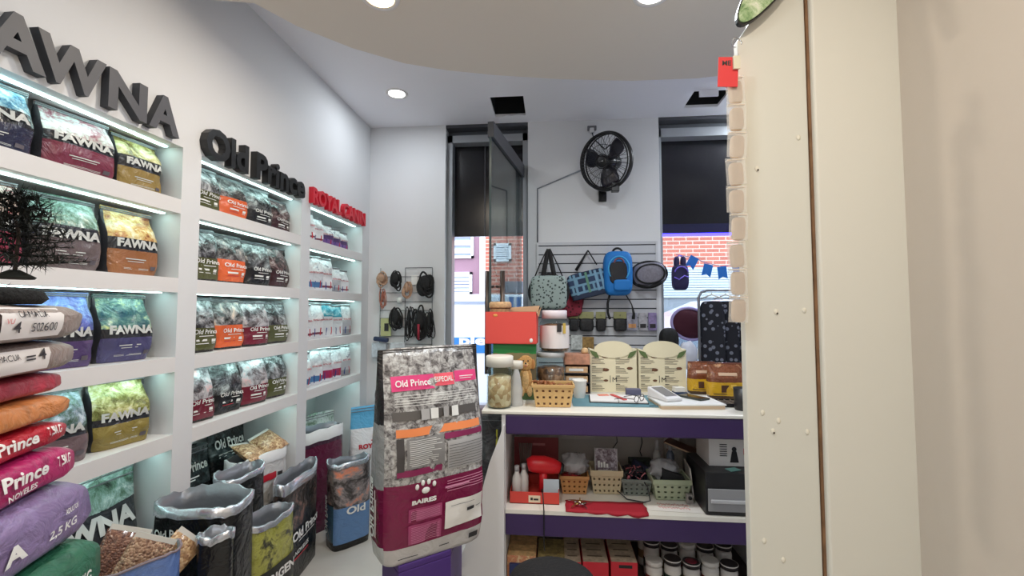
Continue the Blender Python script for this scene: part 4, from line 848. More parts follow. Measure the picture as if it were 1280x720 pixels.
for k, (dx, dy) in enumerate(((-.095, -.06), (-.06, -.03))):
    b = thing('spray_bottle', ['white round bottle nearest the left wall of the shelf in the red tray', 'white round bottle behind the first one in the red tray'][k], 'bottle', (q.x+dx, q.y+.14+dy, SZ+.0035), 0, 'white bottles in the red tray')
    MB().lathe([(.022, 0), (.024, .006), (.024, .10), (.012, .125), (.011, .135)], M('bottle_white', (226, 224, 220), .4), 18).build('bottle_body', b); MB().lathe([(.013, .135), (.013, .16), (.008, .163)], M('bottle_cap_grey', (180, 180, 184), .4), 14).build('cap', b)
br_ = MB(); 
for k in range(10): br_.tube([(-.05+.006*k, .02, .12), (-.055+.007*k, .03, .19+.01*math.sin(k)), (-.06+.008*k, .03, .235)], .0025, M('grey_bristle', (120, 112, 106), .7), 5)
br_.tube([(-.02, .02, .0), (-.02, .02, .12)], .012, M('grey_bristle'), 8); br_.box(-.055, .01, .01, .03, .11, .125, M('grey_bristle')); tag(br_.build('grooming_brush', None, (q.x-.035, q.y+.20, SZ+.0035)), 'grey bristle brush standing behind the red blower in the tray', 'brush')
hd = thing('red_blower', 'red pistol shaped blower with black grip parts standing in the red tray', 'blower', (q.x+.045, q.y+.10, SZ+.012), D2(8)); RPL = M('red_plastic', (206, 28, 38), .35)
m = MB(); m.tube([(-.085, 0, .155), (-.06, 0, .16), (0, 0, .155), (.05, 0, .145), (.085, 0, .135)], [.03, .042, .046, .04, .03], RPL, 18); m.build('blower_body', hd)
MB().tube([(.0, 0, .12), (-.004, 0, .07), (-.012, 0, 0)], [.024, .02, .018], RPL, 14).build('handle', hd); MB().tube([(.085, 0, .135), (.10, 0, .13)], [.031, .028], BLACK, 16).build('nozzle', hd)
m = MB(); m.tube([(-.012, -.02, .02), (-.02, -.09, .06), (-.022, -.12, .075), (-.022, -.155, .05), (-.02, -.172, -.01), (-.02, -.172, -.06), (-.02, -.172, -.16), (-.016, -.165, -.20)], .003, BLACK, 6); m.build('cord', hd)
tag(MB().box(-.04, .04, -.002, .002, 0, .10, M('blue_white_leaflet', (206, 222, 232), .6)).build('leaflet', None, (q.x+.085, q.y+.055, SZ+.0035), (D2(-12), 0, 0)), 'pale blue leaflet leaning in the red tray beside the blower grip', 'leaflet')
m = MB(); m.ell((0, 0, .028), (.026, .02, .028), M('yellow_black_ball', (196, 176, 60), .5, var=.4, scale=50), 14, 9); tag(m.build('yellow_ball', None, (q.x+.09, q.y+.17, SZ+.003)), 'yellow and black ball in the red tray behind the leaflet', 'ball')
# baskets
q1, q2, q3, q4 = onS(718, 620), onS(759, 620), onS(797, 622), onS(841, 628)
basket(.15, .15, .095, M('orange_tan_plastic', (190, 138, 84), .5), (q1.x, q1.y+.085, SZ+.003), .02, 'orange tan plastic basket with clear bag on the counter shelf', 5, 3)
basket(.165, .15, .125, M('beige_plastic', (188, 174, 142), .5), (q2.x, q2.y+.085, SZ+.003), 0, 'beige plastic basket holding an upright picture box on the counter shelf', 6, 3, rim=.03)
basket(.155, .15, .085, M('grey_green_plastic', (116, 124, 118), .5), (q3.x, q3.y+.085, SZ+.003), 0, 'grey plastic basket of tangled cables on the counter shelf', 5, 3)
basket(.19, .16, .105, M('pale_green_plastic', (172, 182, 152), .5), (q4.x, q4.y+.09, SZ+.003), .03, 'pale green plastic basket with crumpled bag on the counter shelf', 5, 3, rim=.024)
def crumple(r, mat, seed, amp=.35, n=22, k=14, fr=2.2):
    m = MB(); vs = []
    for i in range(k+1):
        for j in range(n):
            a, b = 2*PI*j/n, PI*i/k; d = V((math.sin(b)*math.cos(a), math.sin(b)*math.sin(a), -math.cos(b))); f = 1+amp*noise.noise(d*fr+V((seed*5, 0, 0)))+amp*.6*noise.noise(d*fr*2.7+V((0, seed*3, 0)))
            vs.append((d.x*r[0]*f, d.y*r[1]*f, d.z*r[2]*f))
    m.add(vs, [(i*n+j, i*n+(j+1) % n, (i+1)*n+(j+1) % n, (i+1)*n+j) for i in range(k) for j in range(n)], mat, smooth=True); return m
CLOUD = M('crumpled_film', (200, 200, 204), .2, alpha=.5, bump=.8, scale=60)
tag(crumple((.075, .06, .06), CLOUD, 2).build('plastic_bag', None, (q1.x+.005, q1.y+.085, SZ+.14)), 'crumpled clear plastic bag bulging out of the orange tan basket', 'plastic bag')
tag(crumple((.055, .05, .03), M('red_rope', (150, 36, 40), .6, var=.4, scale=60), 4).build('red_bundle', None, (q1.x-.01, q1.y+.075, SZ+.066)), 'red bundle under the clear bag in the orange tan basket', 'bundle')
pb = thing('picture_box', 'upright case with dark photo cover and white lettering in the beige basket', 'case', (q2.x+.005, q2.y+.06, SZ+.075), (D2(-10), 0, 0))
MB().box(-.062, .062, 0, .02, 0, .15, M('case_film', (190, 186, 190), .25)).build('case', pb, bevel=.002)
m = MB(); m.box(-.057, .057, -.0012, -.0002, .004, .146, printed('case_cover', [(0, (110, 70, 70))], [(60, 44, 52), (104, 84, 96), (150, 140, 150), (206, 200, 210)], .1, 50, bump=0)); [m.box(-.045+.015*i_, -.035+.015*i_, -.0022, -.0012, .05, .05+(.034, .026, .03, .02)[i_], INK) for i_ in range(4)]; m.box(-.045, .03, -.0022, -.0012, .028, .038, INK); m.build('cover', pb)
random.seed(8); cab = MB()
for k in range(7):
    pts = [(random.uniform(-.055, .055), random.uniform(-.05, .05), random.uniform(.06, .13)) for _ in range(9)]
    sm = []
    for i in range(len(pts)-1):
        for u in (0, .33, .66): a, b = V(pts[i]), V(pts[i+1]); sm.append(a.lerp(b, u)+V((0, 0, .01*math.sin(u*PI))))
    cab.tube(sm, .0032, M('dark_cable', (40, 40, 48), .5) if k % 3 else M('pink_cable', (206, 120, 130), .5), 6)
cab.tube([(.02, -.05, .1), (.05, -.10, .06), (.055, -.13, .004), (.02, -.15, .004), (-.06, -.12, .004), (-.1, -.09, .03)], .003, M('dark_cable'), 6)
tag(cab.build('cable_tangle', None, (q3.x, q3.y+.085, SZ)), 'tangle of dark and pink cables spilling from the grey basket', 'cable')
m = MB(); m.lathe([(.05, 0), (.055, .02), (.05, .05), (.03, .07)], M('blue_coil', (44, 46, 66), .6), 18); m.tube([(.05*math.cos(a), .05*math.sin(a), .06+.01*math.sin(3*a)) for a in [2*PI*i/20 for i in range(20)]], .008, M('blue_coil'), 8, closed=True); tag(m.build('cable_coil', None, (q3.x-.04, 2.70, SZ+.0)), 'dark coil of cable behind the grey basket', 'cable')
nv = M('navy_cloth', (32, 38, 66), .8); m = MB(); m.prism([(-.075, .03), (.075, 0), (.085, .08), (-.05, .14)], -.03, .03, nv); tag(m.build('navy_pouch', None, (q3.x+.05, 2.60, SZ+.008), (0, D2(4), 0), bevel=.012), 'navy pouch standing behind the grey cable basket', 'pouch')
tag(MB().box(-.065, .065, -.04, .04, 0, .1, M('dark_green_box', (52, 66, 58), .6)).build('dark_box', None, (q3.x+.075, 2.76, SZ), bevel=.003), 'dark green box behind the navy pouch', 'box')
tag(crumple((.075, .06, .055), CLOUD, 7).build('plastic_bag', None, (q4.x-.02, q4.y+.10, SZ+.13)), 'crumpled pale plastic bag rising out of the pale green basket', 'plastic bag')
m = MB(); m.prism([(-.06, 0), (.07, 0), (.055, .05), (-.05, .085)], -.02, .02, M('black_cloth', (22, 22, 24), .8)); tag(m.build('black_wallet', None, (q4.x+.01, q4.y+.045, SZ+.072), bevel=.006), 'black wallet sticking out of the pale green basket', 'wallet')
for k, (dx, c) in enumerate(((-.01, (206, 206, 200)), (.065, (130, 140, 160)))):
    b = thing('pump_bottle', ['slim pale bottle behind the pale green basket', 'slim blue grey bottle behind the pale green basket'][k], 'bottle', (q4.x+dx, 2.70, SZ)); MB().lathe([(.02, 0), (.022, .01), (.022, .15), (.009, .175)], M('slim_bottle%d' % k, c, .3), 16).build('bottle_body', b); MB().lathe([(.011, .175), (.011, .225), (.006, .23)], M('slim_cap%d' % k, (220, 220, 222), .3), 12).build('cap', b)
tag(MB().box(-.003, .003, -.085, .085, 0, .16, M('patterned_card', (206, 198, 190), .6, var=.25, scale=30)).build('folded_card', None, (q4.x+.125, q4.y+.12, SZ), (0, D2(-6), D2(-6))), 'patterned pale card standing between the green basket and the drawer unit', 'card')
q = onS(866, 633); t = thing('small_camera', 'small grey gadget with dark lens at the foot of the drawer unit', 'gadget', (q.x-.008, q.y+.03, SZ)); MB().box(-.016, .016, -.014, .014, 0, .05, M('gadget_grey', (150, 144, 140), .4)).build('gadget_body', t, bevel=.004); m = MB(); m.tube([(0, -.014, .034), (0, -.02, .034)], .009, BLACK, 12); m.build('lens', t)
# red cloth with keys, scribbled paper
cl = MB(); c0_, c1_ = onS(706, 622), onS(796, 622); x0, x1 = c0_.x, c1_.x+.02; y0, y1 = CF+.002, 2.375; n, k = 16, 8
g = []
for j in range(k+1):
    for i in range(n+1):
        u, v = i/n, j/k; g.append((x0+(x1-x0)*u+.012*noise.noise(V((u*3, v*3, 1))), y0+(y1-y0)*v+(.02*noise.noise(V((u*4, 0, 3))) if j == k else 0), SZ+.0035+.006*abs(noise.noise(V((u*6, v*5, 9))))))
cl.add(g, [(j*(n+1)+i, j*(n+1)+i+1, (j+1)*(n+1)+i+1, (j+1)*(n+1)+i) for j in range(k) for i in range(n)], M('red_cloth', (166, 26, 44), .8), smooth=True)
e = [(x0+(x1-x0)*i/n, CF-.001, SZ+.003-(.004+.02*(i/n)*abs(math.sin(i*.8)))) for i in range(n+1)]; b0 = [g[i] for i in range(n+1)]
cl.add(b0+e, [(i+1, i, n+1+i, n+2+i) for i in range(n)], M('red_cloth'), smooth=True)
tag(cl.build('red_cloth', solid=.002), 'red cloth lying flat over the shelf edge in front of the baskets', 'cloth')
ky = thing('key_bunch', 'bunch of metal keys lying on the red cloth', 'keys', (onS(724, 628).x, 2.315, SZ+.013)); BRS = M('brass', (190, 160, 96), .3, metal=.9)
MB().tube([(.014*math.cos(a), .014*math.sin(a), .002) for a in [2*PI*i/14 for i in range(14)]], .0018, CHROME, 6, closed=True).build('key_ring', ky)
for i, a in enumerate((.3, 1.5, 2.6, 4.0, 5.2)):
    m = MB(); c, s = math.cos(a), math.sin(a); m.lathe([(.002, 0), (.011, .0), (.011, .002), (.002, .002)], BRS if i % 2 else CHROME, 12, c=(c*.024, s*.024, .002+.002*i)); m.bar((c*.03, s*.03, .003+.002*i), (c*.066, s*.066, .003), .005, BRS if i % 2 else CHROME, .002); m.build('key', ky)
q = onS(842, 634); pp = MB(); pp.box(-.13, .13, -.06, .06, 0, .0015, M('note_paper', (232, 226, 220), .7))
for i in range(2): pp.tube([(-.075+.15*j/40, .018-.036*i+.011*math.sin(j*1.7+i)+.004*math.sin(j*.6), .0018) for j in range(41)], .0013, M('red_marker', (216, 110, 110), .6), 5)
tag(pp.build('handwritten_note', None, (q.x, q.y+.005, SZ+.0005), -.05), 'white paper with red handwriting lying before the pale green basket', 'paper')
# drawer unit and things on it
q = onS(884, 645); dx0 = q.x-.004; DU = thing('drawer_unit', 'black desktop unit with a silver drawer at the right end of the shelf', 'drawer unit', ((dx0+CX1)/2, 2.43, SZ)); hw = (CX1-dx0)/2-.002
MB().box(-hw, hw, -.155, .155, 0, .20, M('black_unit', (28, 28, 30), .4)).build('unit_body', DU, bevel=.003)
dr = MB().box(-hw+.01, hw-.01, -.164, -.1555, .02, .125, M('silver_drawer', (150, 150, 152), .35)).build('drawer', DU, bevel=.002); MB().box(-hw+.02, hw-.02, -.176, -.1645, .062, .078, M('silver_handle', (186, 186, 188), .3)).build('handle', dr, bevel=.003)
wb = thing('white_carton', 'white box with black silhouette print on top of the drawer unit', 'box', ((dx0+.05+CX1)/2, 2.47, SZ+.2005)); hw2 = (CX1-dx0-.05)/2-.003
m = MB().box(-hw2, hw2, -.10, .10, 0, .155, M('white_card', (222, 218, 214), .6)); m.build('carton_body', wb, bevel=.002)
m = MB(); f = -.1012; m.ell((-.015, f, .085), (.012, .0015, .012), BLACK, 12, 8); m.prism([(-.036, .02), (.006, .02), (-.004, .075), (-.026, .075)], f-.001, f+.001, BLACK); m.box(.03, .065, f-.001, f+.001, .06, .09, REDB)
for k in range(6): m.box(-.085, -.05, f-.001, f+.001, .05+.011*k, .054+.011*k, DARKINK)
m.build('print', wb)
tag(MB().box(-.085, .085, -.05, .05, 0, .012, M('brown_leather', (92, 56, 44), .5, var=.2, scale=30)).box(-.08, .08, -.052, -.048, .002, .01, M('page_edge')).build('brown_diary', None, (dx0-.005, 2.66, SZ+.205), (0, D2(14), D2(-30)), bevel=.002), 'brown diary tilted behind the drawer unit corner', 'diary')
carton(.09, .08, .17, M('white_print_box', (206, 196, 186), .6, var=.12, scale=40), (dx0-.02, 2.77, SZ), 0, 'tall pale printed box behind the brown diary', 'pale_box'); carton(.075, .05, .10, M('white_card'), (dx0-.03, 2.76, SZ+.1705), .06, 'small white box on the tall pale printed box', 'small_white_box')
tag(MB().box(-.03, .03, -.02, .02, 0, .002, M('teal_card', (130, 190, 180), .6)).build('teal_card', None, (dx0+.15, 2.325, SZ+.2005), .4), 'teal card on the front edge of the drawer unit', 'card')
for k, (px, lab) in enumerate(((770, 'left black power adapter with hanging lead under the counter'), (801, 'right black power adapter with hanging lead under the counter'))):
    x = PY(px, 545, 2.83).x; t = thing('power_adapter', lab, 'power adapter', (x, 2.843, .70), 0, 'power adapters under the counter'); MB().box(-.022, .022, -.04, 0, 0, .03, BLACK).build('adapter_body', t, bevel=.004)
    m = MB(); m.tube([(0, -.03, 0), (.004, -.03, -.05), (-.01 if k else -.03, -.03, -.10), (-.0 if k else -.09, -.03, -.13)], .003, BLACK, 6); m.build('lead', t)
x0, x1 = PY(698, 550, 2.83).x, PY(744, 550, 2.83).x
tag(MB().box(x0, x1, 2.815, 2.8445, .66, .80, M('socket_panel', (214, 208, 204), .5)).box((x0+x1)/2-.002, (x0+x1)/2+.002, 2.8135, 2.815, .67, .79, INT).build('socket_panel', bevel=.003), 'pale rectangular wall box on the back of the counter shelf', 'panel')
# ------------------------------------------------------------------ bottom shelf goods
def onB(px, py, z): return PZ(px, py, z)
BZ = .051
KR = printed('kraft_snack', [(0, (60, 44, 30)), (.2, (196, 160, 110)), (.9, (206, 176, 128))], [(200, 160, 110), (196, 110, 80), (210, 176, 130), (226, 200, 160)], .2, 40, rough=.5, bump=.1)
a_, b_ = onB(634, 694, .215), onB(670, 694, .215); carton(b_.x-a_.x, .22, .165, KR, ((a_.x+b_.x)/2, a_.y+.11, BZ), 0, 'tan carton with reddish print at the left of the bottom shelf', 'tan_carton', top=M('tan_print_top', (206, 166, 116), .6, var=.3, scale=40))
a_, b_ = onB(672, 698, .2), onB(706, 698, .2); carton(b_.x-a_.x, .2, .15, KR, ((a_.x+b_.x)/2, a_.y+.10, BZ), 0, 'olive printed carton second from the left on the bottom shelf', 'tan_carton', top=M('olive_print_top', (150, 132, 84), .6, var=.45, scale=50))
tag(MB().box(-.055, .055, -.012, .012, 0, .13, M('blue_pack', (34, 48, 96), .4)).build('blue_pack', None, (onB(650, 712, .16).x-.0, 2.315, BZ), 0, bevel=.004), 'dark blue pack in front of the tan carton on the bottom shelf', 'pack')
RDC = M('red_box_card', (196, 30, 48), .5); CRT = M('cream_print_top', (176, 158, 138), .6, var=.3, scale=36)
for k, (p0, p1) in enumerate(((705, 727), (728, 761), (763, 797))):
    a_, b_ = onB(p0, 702, .20), onB(p1, 702, .20)
    t = thing('red_treat_box', ['red box with cream top, partly behind the black stool', 'red box with cream top, between two other red boxes on the bottom shelf', 'red box with cream top and slot, next to the white lidded tubs'][k], 'box', ((a_.x+b_.x)/2, a_.y+.13, BZ), 0, 'red boxes on the bottom shelf'); w_ = (b_.x-a_.x)/2-.002
    m = MB().box(-w_, w_, -.13, .13, 0, .148, RDC); m.build('box_body', t, bevel=.002); m = MB().box(-w_+.002, w_-.002, -.128, .128, .1485, .150, CRT)
    for s in range(3): m.box(-w_*.6, w_*.6, -.08+.06*s, -.07+.06*s, .150, .1506, M('brown_print'))
    m.build('top_panel', t)
    if k == 2: MB().box(-w_*.4, w_*.6, -.1312, -.1302, .12, .135, BLACK).build('slot', t)
LW = M('tub_lid_white', (214, 208, 202), .45); pos = 0
for r in range(3):
    for k in range(5):
        x = onB(815, 690, .2).x+.092*k+.01*(r % 2); y = 2.40+.105*r; h = .135+.03*(r > 0)+.012*((k+r) % 2)
        lab = f'{["front", "middle", "back"][r]} row tub with {"dark" if (k+r) % 3 else "white"} lid, {ord_[k]} from the red boxes on the bottom shelf'
        t = jar(.041, h, (x, y, BZ), lab, None, 0, LW if (k+r) % 3 == 0 else M('tub_lid_dark', (44, 38, 40), .4), .022, printed('tub_label%d' % ((k+r) % 3), [(0, (206, 200, 190)), (.3, [(130, 60, 50), (60, 80, 70), (150, 130, 100)][(k+r) % 3]), (.75, (220, 214, 206))], None, 2, bump=.05), 'tub', 'white and dark lidded tubs on the bottom shelf', 'treat_tub', M('tub_body', (206, 200, 194), .45), 1.02)
        ri = MB(); ri.lathe([(.0422, h-.006), (.0435, h-.004), (.0435, h-.001), (.0422, h)], LW, 20, cap=False); ri.build('lid_rim', t)
        if (k, r) == (2, 0): mm = MB(); mm.ell((0, 0, h+.0005), (.03, .03, .002), M('tub_red_logo', (130, 40, 56), .5), 16, 4); mm.build('lid_label', t)
# ------------------------------------------------------------------ stool
sx, sy = PY(690, 700, 1.62).x, 1.62
t = thing('stool', 'black padded round stool in front of the counter at the bottom edge', 'stool', (sx, sy, 0)); BKF = M('black_padding', (16, 16, 18), .85, bump=.4, scale=90)
MB().lathe([(.13, .43), (.152, .45), (.158, .48), (.15, .51), (.11, .528), (.02, .533)], BKF, 40).build('seat', t)
for i in range(4): a = PI/4+PI/2*i; MB().tube([(.11*math.cos(a), .11*math.sin(a), .43), (.17*math.cos(a), .17*math.sin(a), 0)], .012, BLACK, 8).build('leg', t)
MB().tube([(.142*math.cos(a), .142*math.sin(a), .2) for a in [2*PI*i/28 for i in range(28)]], .008, BLACK, 6, closed=True).build('foot_ring', t)
# ================================================================== BACK WALL
FR = M('frame_grey', (150, 154, 160), .5); FRD = M('frame_dark', (70, 72, 78), .5); BG = M('black_film', (20, 20, 25), .2); GLS = glass('window_glass', (236, 242, 244), .15)
zt_ = 2.86; zb1, zb2 = PY(600, 296, 3.72).z, PY(870, 284, 3.72).z
w = MB(); w.box(DL, DL+.045, BY+.05, BY+.16, 0, 2.9, FR); w.box(DR-.045, DR, BY+.05, BY+.16, 0, 2.9, FR); w.box(DL, DR, BY+.05, BY+.16, 2.84, 2.9, FR); w.box(DL, DR, BY+.0, BY+.09, 2.945, 2.97, FRD)
struct('door_1', w)
dl = MB(); dl.box(DL+.045, DR-.045, BY+.15, BY+.17, zb1, 2.84, BG); dl.box(DL+.30, DL+.308, BY+.14, BY+.15, zb1, 2.84, FRD); struct('window_1', dl)
w = MB(); w.box(WL, WL+.03, BY+.05, BY+.16, .62, 2.9, FR); w.box(WL, WR_, BY+.05, BY+.16, 2.83, 2.9, FR); w.box(WL, WR_, BY+.05, BY+.16, .62, .66, FR); w.box(WL, WR_, BY+.0, BY+.09, 2.945, 2.97, FRD)
w.box(WL+.03, WR_, BY+.15, BY+.17, zb2, 2.83, BG); w.box(WL+.03, WR_, BY+.155, BY+.16, .66, zb2, GLS); struct('window_2', w)
BLUE = M('blue_led', (40, 34, 255), emit=14)
zbl = PY(870, 295, 3.69).z
tag(MB().box(WL+.035, WR_-.01, 3.685, 3.70, zbl, zbl+.022, BLUE).box(WL+.032, WR_-.01, 3.68, 3.70, zbl+.022, zb2+.02, M('navy_housing', (24, 24, 60), .3)).build('blue_light_strip'), 'glowing blue light strip across the right window below the black film', 'light strip')
# open glass door
hx, hy = DR-.05, BY+.04; A_ = PY(613, 300, 2.72); t = thing('glass_door', 'open frameless glass door with grey top rail and twin pull handles', 'door', (hx, hy, 0)); ld = V((A_.x-hx, 2.72-hy, 0)); Ld = ld.length; t.rotation_euler = (0, 0, math.atan2(ld.y, ld.x))
MB().box(.02, Ld, -.005, .005, .02, 2.53, glass('door_glass', (206, 216, 216), .2)).build('pane', t); MB().box(0, Ld, -.02, .02, 2.53, 2.63, FRD).build('top_rail', t, bevel=.003); MB().box(0, Ld, -.02, .02, .0, .05, FRD).build('bottom_rail', t); MB().box(Ld, Ld+.006, -.007, .007, .05, 2.53, M('glass_edge', (60, 74, 76), .2)).build('edge_strip', t)
HB = M('bronze_handle', (84, 72, 66), .35, metal=.6)
for s in (-1, 1):
    m = MB(); m.tube([(Ld-.10, s*.05, 1.05), (Ld-.10, s*.05, 1.70)], .016, HB, 12)
    for z in (1.15, 1.6): m.tube([(Ld-.10, s*.006, z), (Ld-.10, s*.05, z)], .008, HB, 8)
    m.build('pull_handle', t)
# access hatch flaps
for i, (r, lab) in enumerate(((r1, 'broken white hatch edge at the ceiling hole above the glass door'), (r2, 'white hatch flap at the ceiling hole near the window'))):
    m = MB(); zc = CH
    if i == 0: m.prism([(r[0]+.02, r[3]+.05), (r[0]+.09, r[3]-.03), (r[0]+.13, r[3]-.012), (r[1]-.06, r[3]-.03), (r[1]+.0, r[3]-.015), (r[1]+.0, r[3]+.05)][::-1], zc-.004, zc-.0005, CEIL, ax=2)
    else: m.box(r[0]+.03, r[1]-.09, r[2]-.02, r[2]-.005, zc-.045, zc-.0005, CEIL)
    tag(m.build('hatch_flap'), lab, 'hatch')
# fan
fc = V((.40, 3.30, 2.545)); ax = V((-.62, -.76, -.20)).normalized(); ux = ax.cross(V((0, 0, 1))).normalized(); uy = ux.cross(ax)
t = thing('wall_fan', 'black round wall fan tilted downwards high on the back wall', 'fan', fc); FB_ = M('fan_black', (20, 20, 24), .35)
def fp(r, a, d): return ux*(r*math.cos(a))+uy*(r*math.sin(a))+ax*d
R_ = .205
def ring(r, d, th, n=48): return [fp(r, 2*PI*i/n, d) for i in range(n)], th
m = MB()
for r, d, th in ((R_, .0, .012), (R_*.97, .035, .006), (R_*.97, -.035, .006), (.05, .055, .004), (.12, .052, .002), (.05, -.06, .004)): pts, th = ring(r, d, th); m.tube(pts, th, FB_, 8, closed=True)
for i in range(44):
    a = 2*PI*i/44
    m.tube([fp(.045, a, .057), fp(.11, a+.06, .055), fp(.17, a+.1, .045), fp(R_*.97, a+.12, .03)], .0014, FB_, 4, cap=False)
    if i % 2 == 0: m.tube([fp(.045, a, -.06), fp(.12, a, -.06), fp(R_*.97, a, -.03)], .0018, FB_, 4, cap=False)
m.build('cage', t)
m = MB(); m.tube([fp(0, 0, .05), fp(0, 0, .06), fp(0, 0, .064)], [.045, .043, .03], FB_, 24); m.build('badge', t); 
bd = MB(); bd.tube([fp(0, 0, .065)-ux*.016, fp(0, 0, .065)+ux*.016], .003, CHROME, 6); bd.build('badge_mark', t)
MB().tube([fp(0, 0, .03), fp(0, 0, -.05), fp(0, 0, -.13), fp(0, 0, -.16)], [.035, .05, .055, .04], FB_, 20).build('motor', t)
for b in range(3):
    m = MB(); g = []; n, k = 6, 6
    for j in range(k+1):
        for i in range(n+1): r = .035+.145*j/k; wd = .35+.75*math.sin(PI*(.25+.6*j/k)); a = 2*PI*b/3+.4+wd*(i/n-.5); g.append(fp(r, a, .02*(i/n-.5)*2))
    m.add(g, [(j*(n+1)+i, j*(n+1)+i+1, (j+1)*(n+1)+i+1, (j+1)*(n+1)+i) for j in range(k) for i in range(n)], M('fan_blade', (34, 34, 48), .3), smooth=True); m.build('blade', t, solid=.003)
b0_ = fp(0, 0, -.14); m = MB(); m.tube([b0_, b0_+V((.0, .05, -.10)), V((.0, BY-.012-fc.y, -.17))], .016, FB_, 10); m.box(-.03, .03, BY-.02-fc.y, BY-.0005-fc.y, -.24, -.12, FB_); m.build('bracket', t)
m = MB(); q = fp(R_*1.0, -PI/2-.25, .0); m.box(q.x-.028, q.x+.028, q.y-.03, q.y+.02, q.z-.035, q.z+.03, FB_); m.build('switch_box', t, bevel=.004)
cx = PY(740, 160, BY-.02); sk = thing('wall_socket', 'small grey socket with plug above the fan', 'socket', (cx.x, BY-.0005, cx.z)); MB().box(-.035, .035, -.02, 0, -.016, .02, M('socket_grey', (110, 112, 118), .5)).build('socket_body', sk, bevel=.003); MB().box(-.02, .012, -.06, -.0205, -.05, -.012, M('socket_white', (216, 216, 220), .5)).build('plug', sk, bevel=.004)
q2_ = fp(R_*.6, PI*.55, -.06)+fc
tag(MB().tube([(cx.x, BY-.045, cx.z-.05), (cx.x+.01, BY-.05, cx.z-.1), (q2_.x-.02, BY-.06, q2_.z+.03), tuple(q2_)], .005, BLACK, 6).build('fan_cord'), 'short black cord from the wall socket down to the fan', 'cord')
a_, b_, c_ = PY(726, 213, BY-.006), PY(672, 236, BY-.006), PY(672, 303, BY-.006)
tag(MB().tube([a_, b_, c_], .006, M('conduit_grey', (120, 124, 132), .5), 6).build('wall_cable'), 'thin grey cable slanting down the wall below the fan', 'cable')
# slatwall
sx0, sx1 = -.112, .808; t = thing('slatwall_panel', 'white slatwall panel hung with pet carriers between door and window', 'slatwall', ((sx0+sx1)/2, BY-.012, 1.0)); m = MB(); hw = (sx1-sx0)/2; m.box(-hw, hw, .006, .0115, -.1, .985, M('slat_groove', (70, 74, 82), .7)); z = -.1
while z < .98: m.box(-hw, hw, -.012, .006, z+.005, min(z+.067, .985), M('slat_white', (196, 198, 204), .5)); z += .0705
m.build('panel', t)
for s in (-1, 1): MB().box(s*hw-.008, s*hw+.008, -.014, .0115, -.1, .985, M('slat_trim', (206, 208, 212), .5)).build('edge_trim', t)
def sq(mb, c, r, mat, e1=.5, e2=.5, n=28, k=16, R=None):
    vs = []; sg = lambda x, e: math.copysign(abs(x)**e, x)
    for i in range(k+1):
        for j in range(n):
            b = -PI/2+PI*i/k; a = 2*PI*j/n; p = V((r[0]*sg(math.cos(b), e1)*sg(math.cos(a), e2), r[1]*sg(math.cos(b), e1)*sg(math.sin(a), e2), r[2]*sg(math.sin(b), e1)))
            if R: p = R @ p
            vs.append(p+V(c))
    return mb.add(vs, [(i*n+j, i*n+(j+1) % n, (i+1)*n+(j+1) % n, (i+1)*n+j) for i in range(k) for j in range(n)], mat, smooth=True)
def arc(c, r, a0, a1, y=0, n=16, sx=1, sz=1): return [(c[0]+sx*r*math.cos(a0+(a1-a0)*i/n), y, c[1]+sz*r*math.sin(a0+(a1-a0)*i/n)) for i in range(n+1)]
STR = M('black_strap', (20, 20, 22), .8)
def dots(name, base, dot, scale):
    if name in _M: return _M[name]
    m = M(name, base, .8); nt = m.node_tree; b = nt.nodes['Principled BSDF']; tc = nt.nodes.new('ShaderNodeTexCoord'); vo = nt.nodes.new('ShaderNodeTexVoronoi'); vo.inputs['Scale'].default_value = scale; r = ramp(nt, [dot, base], True, [0, .33]); nt.links.new(tc.outputs['Object'], vo.inputs['Vector']); nt.links.new(vo.outputs['Distance'], r.inputs[0]); nt.links.new(r.outputs['Color'], b.inputs['Base Color']); return m
YB = BY-.10
p = PY(686, 366, YB-.06); t = thing('pet_carrier_bag', 'grey spotted pet carrier bag with long black handles on the slatwall', 'pet carrier', (p.x, YB-.115, p.z))
sq(MB(), (0, 0, 0), (.135, .075, .125), dots('grey_spots', (150, 166, 164), (60, 72, 72), 44), .35, .4).build('bag_body', t); m = MB()
m.tube([(.14*math.cos(a)*1.0, -.03, .128*math.sin(a)) for a in [2*PI*i/40 for i in range(40)]], .014, STR, 8, closed=True); m.build('piping', t)
m = MB()
for s in (-1, 1): m.tube([(s*.05, -.05, .08), (s*.03, -.02, .18), (s*.008, .02, .30), (0, .045, .325)], [.016, .018, .016, .01], STR, 8); m.tube([(s*.11, -.0, .10), (s*.07, .0, .2), (s*.01, .03, .33)], .005, STR, 6)
m.build('handle', t)
p = PY(703, 372, YB-.0); t = thing('pet_carrier_bag', 'dark red pet carrier bag partly behind the grey spotted one', 'pet carrier', (p.x+.015, YB+.035, p.z-.02)); sq(MB(), (0, 0, 0), (.14, .035, .125), dots('red_spots', (140, 40, 60), (80, 20, 34), 40), .4, .4).build('bag_body', t); MB().tube([(.14*math.cos(a), -.01, .126*math.sin(a)) for a in [2*PI*i/40 for i in range(40)]], .009, M('wine_piping', (90, 20, 40), .7), 8, closed=True).build('piping', t)
p = PY(734, 355, YB); t = thing('pet_sling_bag', 'navy and pale blue plaid pet bag hanging slanted on the slatwall', 'pet carrier', (p.x, YB-.04, p.z), (0, D2(-14), 0))
PL = brickmat('plaid_blue', (50, 70, 104), (30, 42, 66), (110, 150, 176), 9, .7, .5, .08); sq(MB(), (0, 0, 0), (.145, .035, .095), PL, .3, .4).build('bag_body', t); m = MB(); sq(m, (.0, -.01, -.085), (.14, .034, .02), M('navy_base', (36, 48, 72), .8), .4, .4); m.build('base', t)
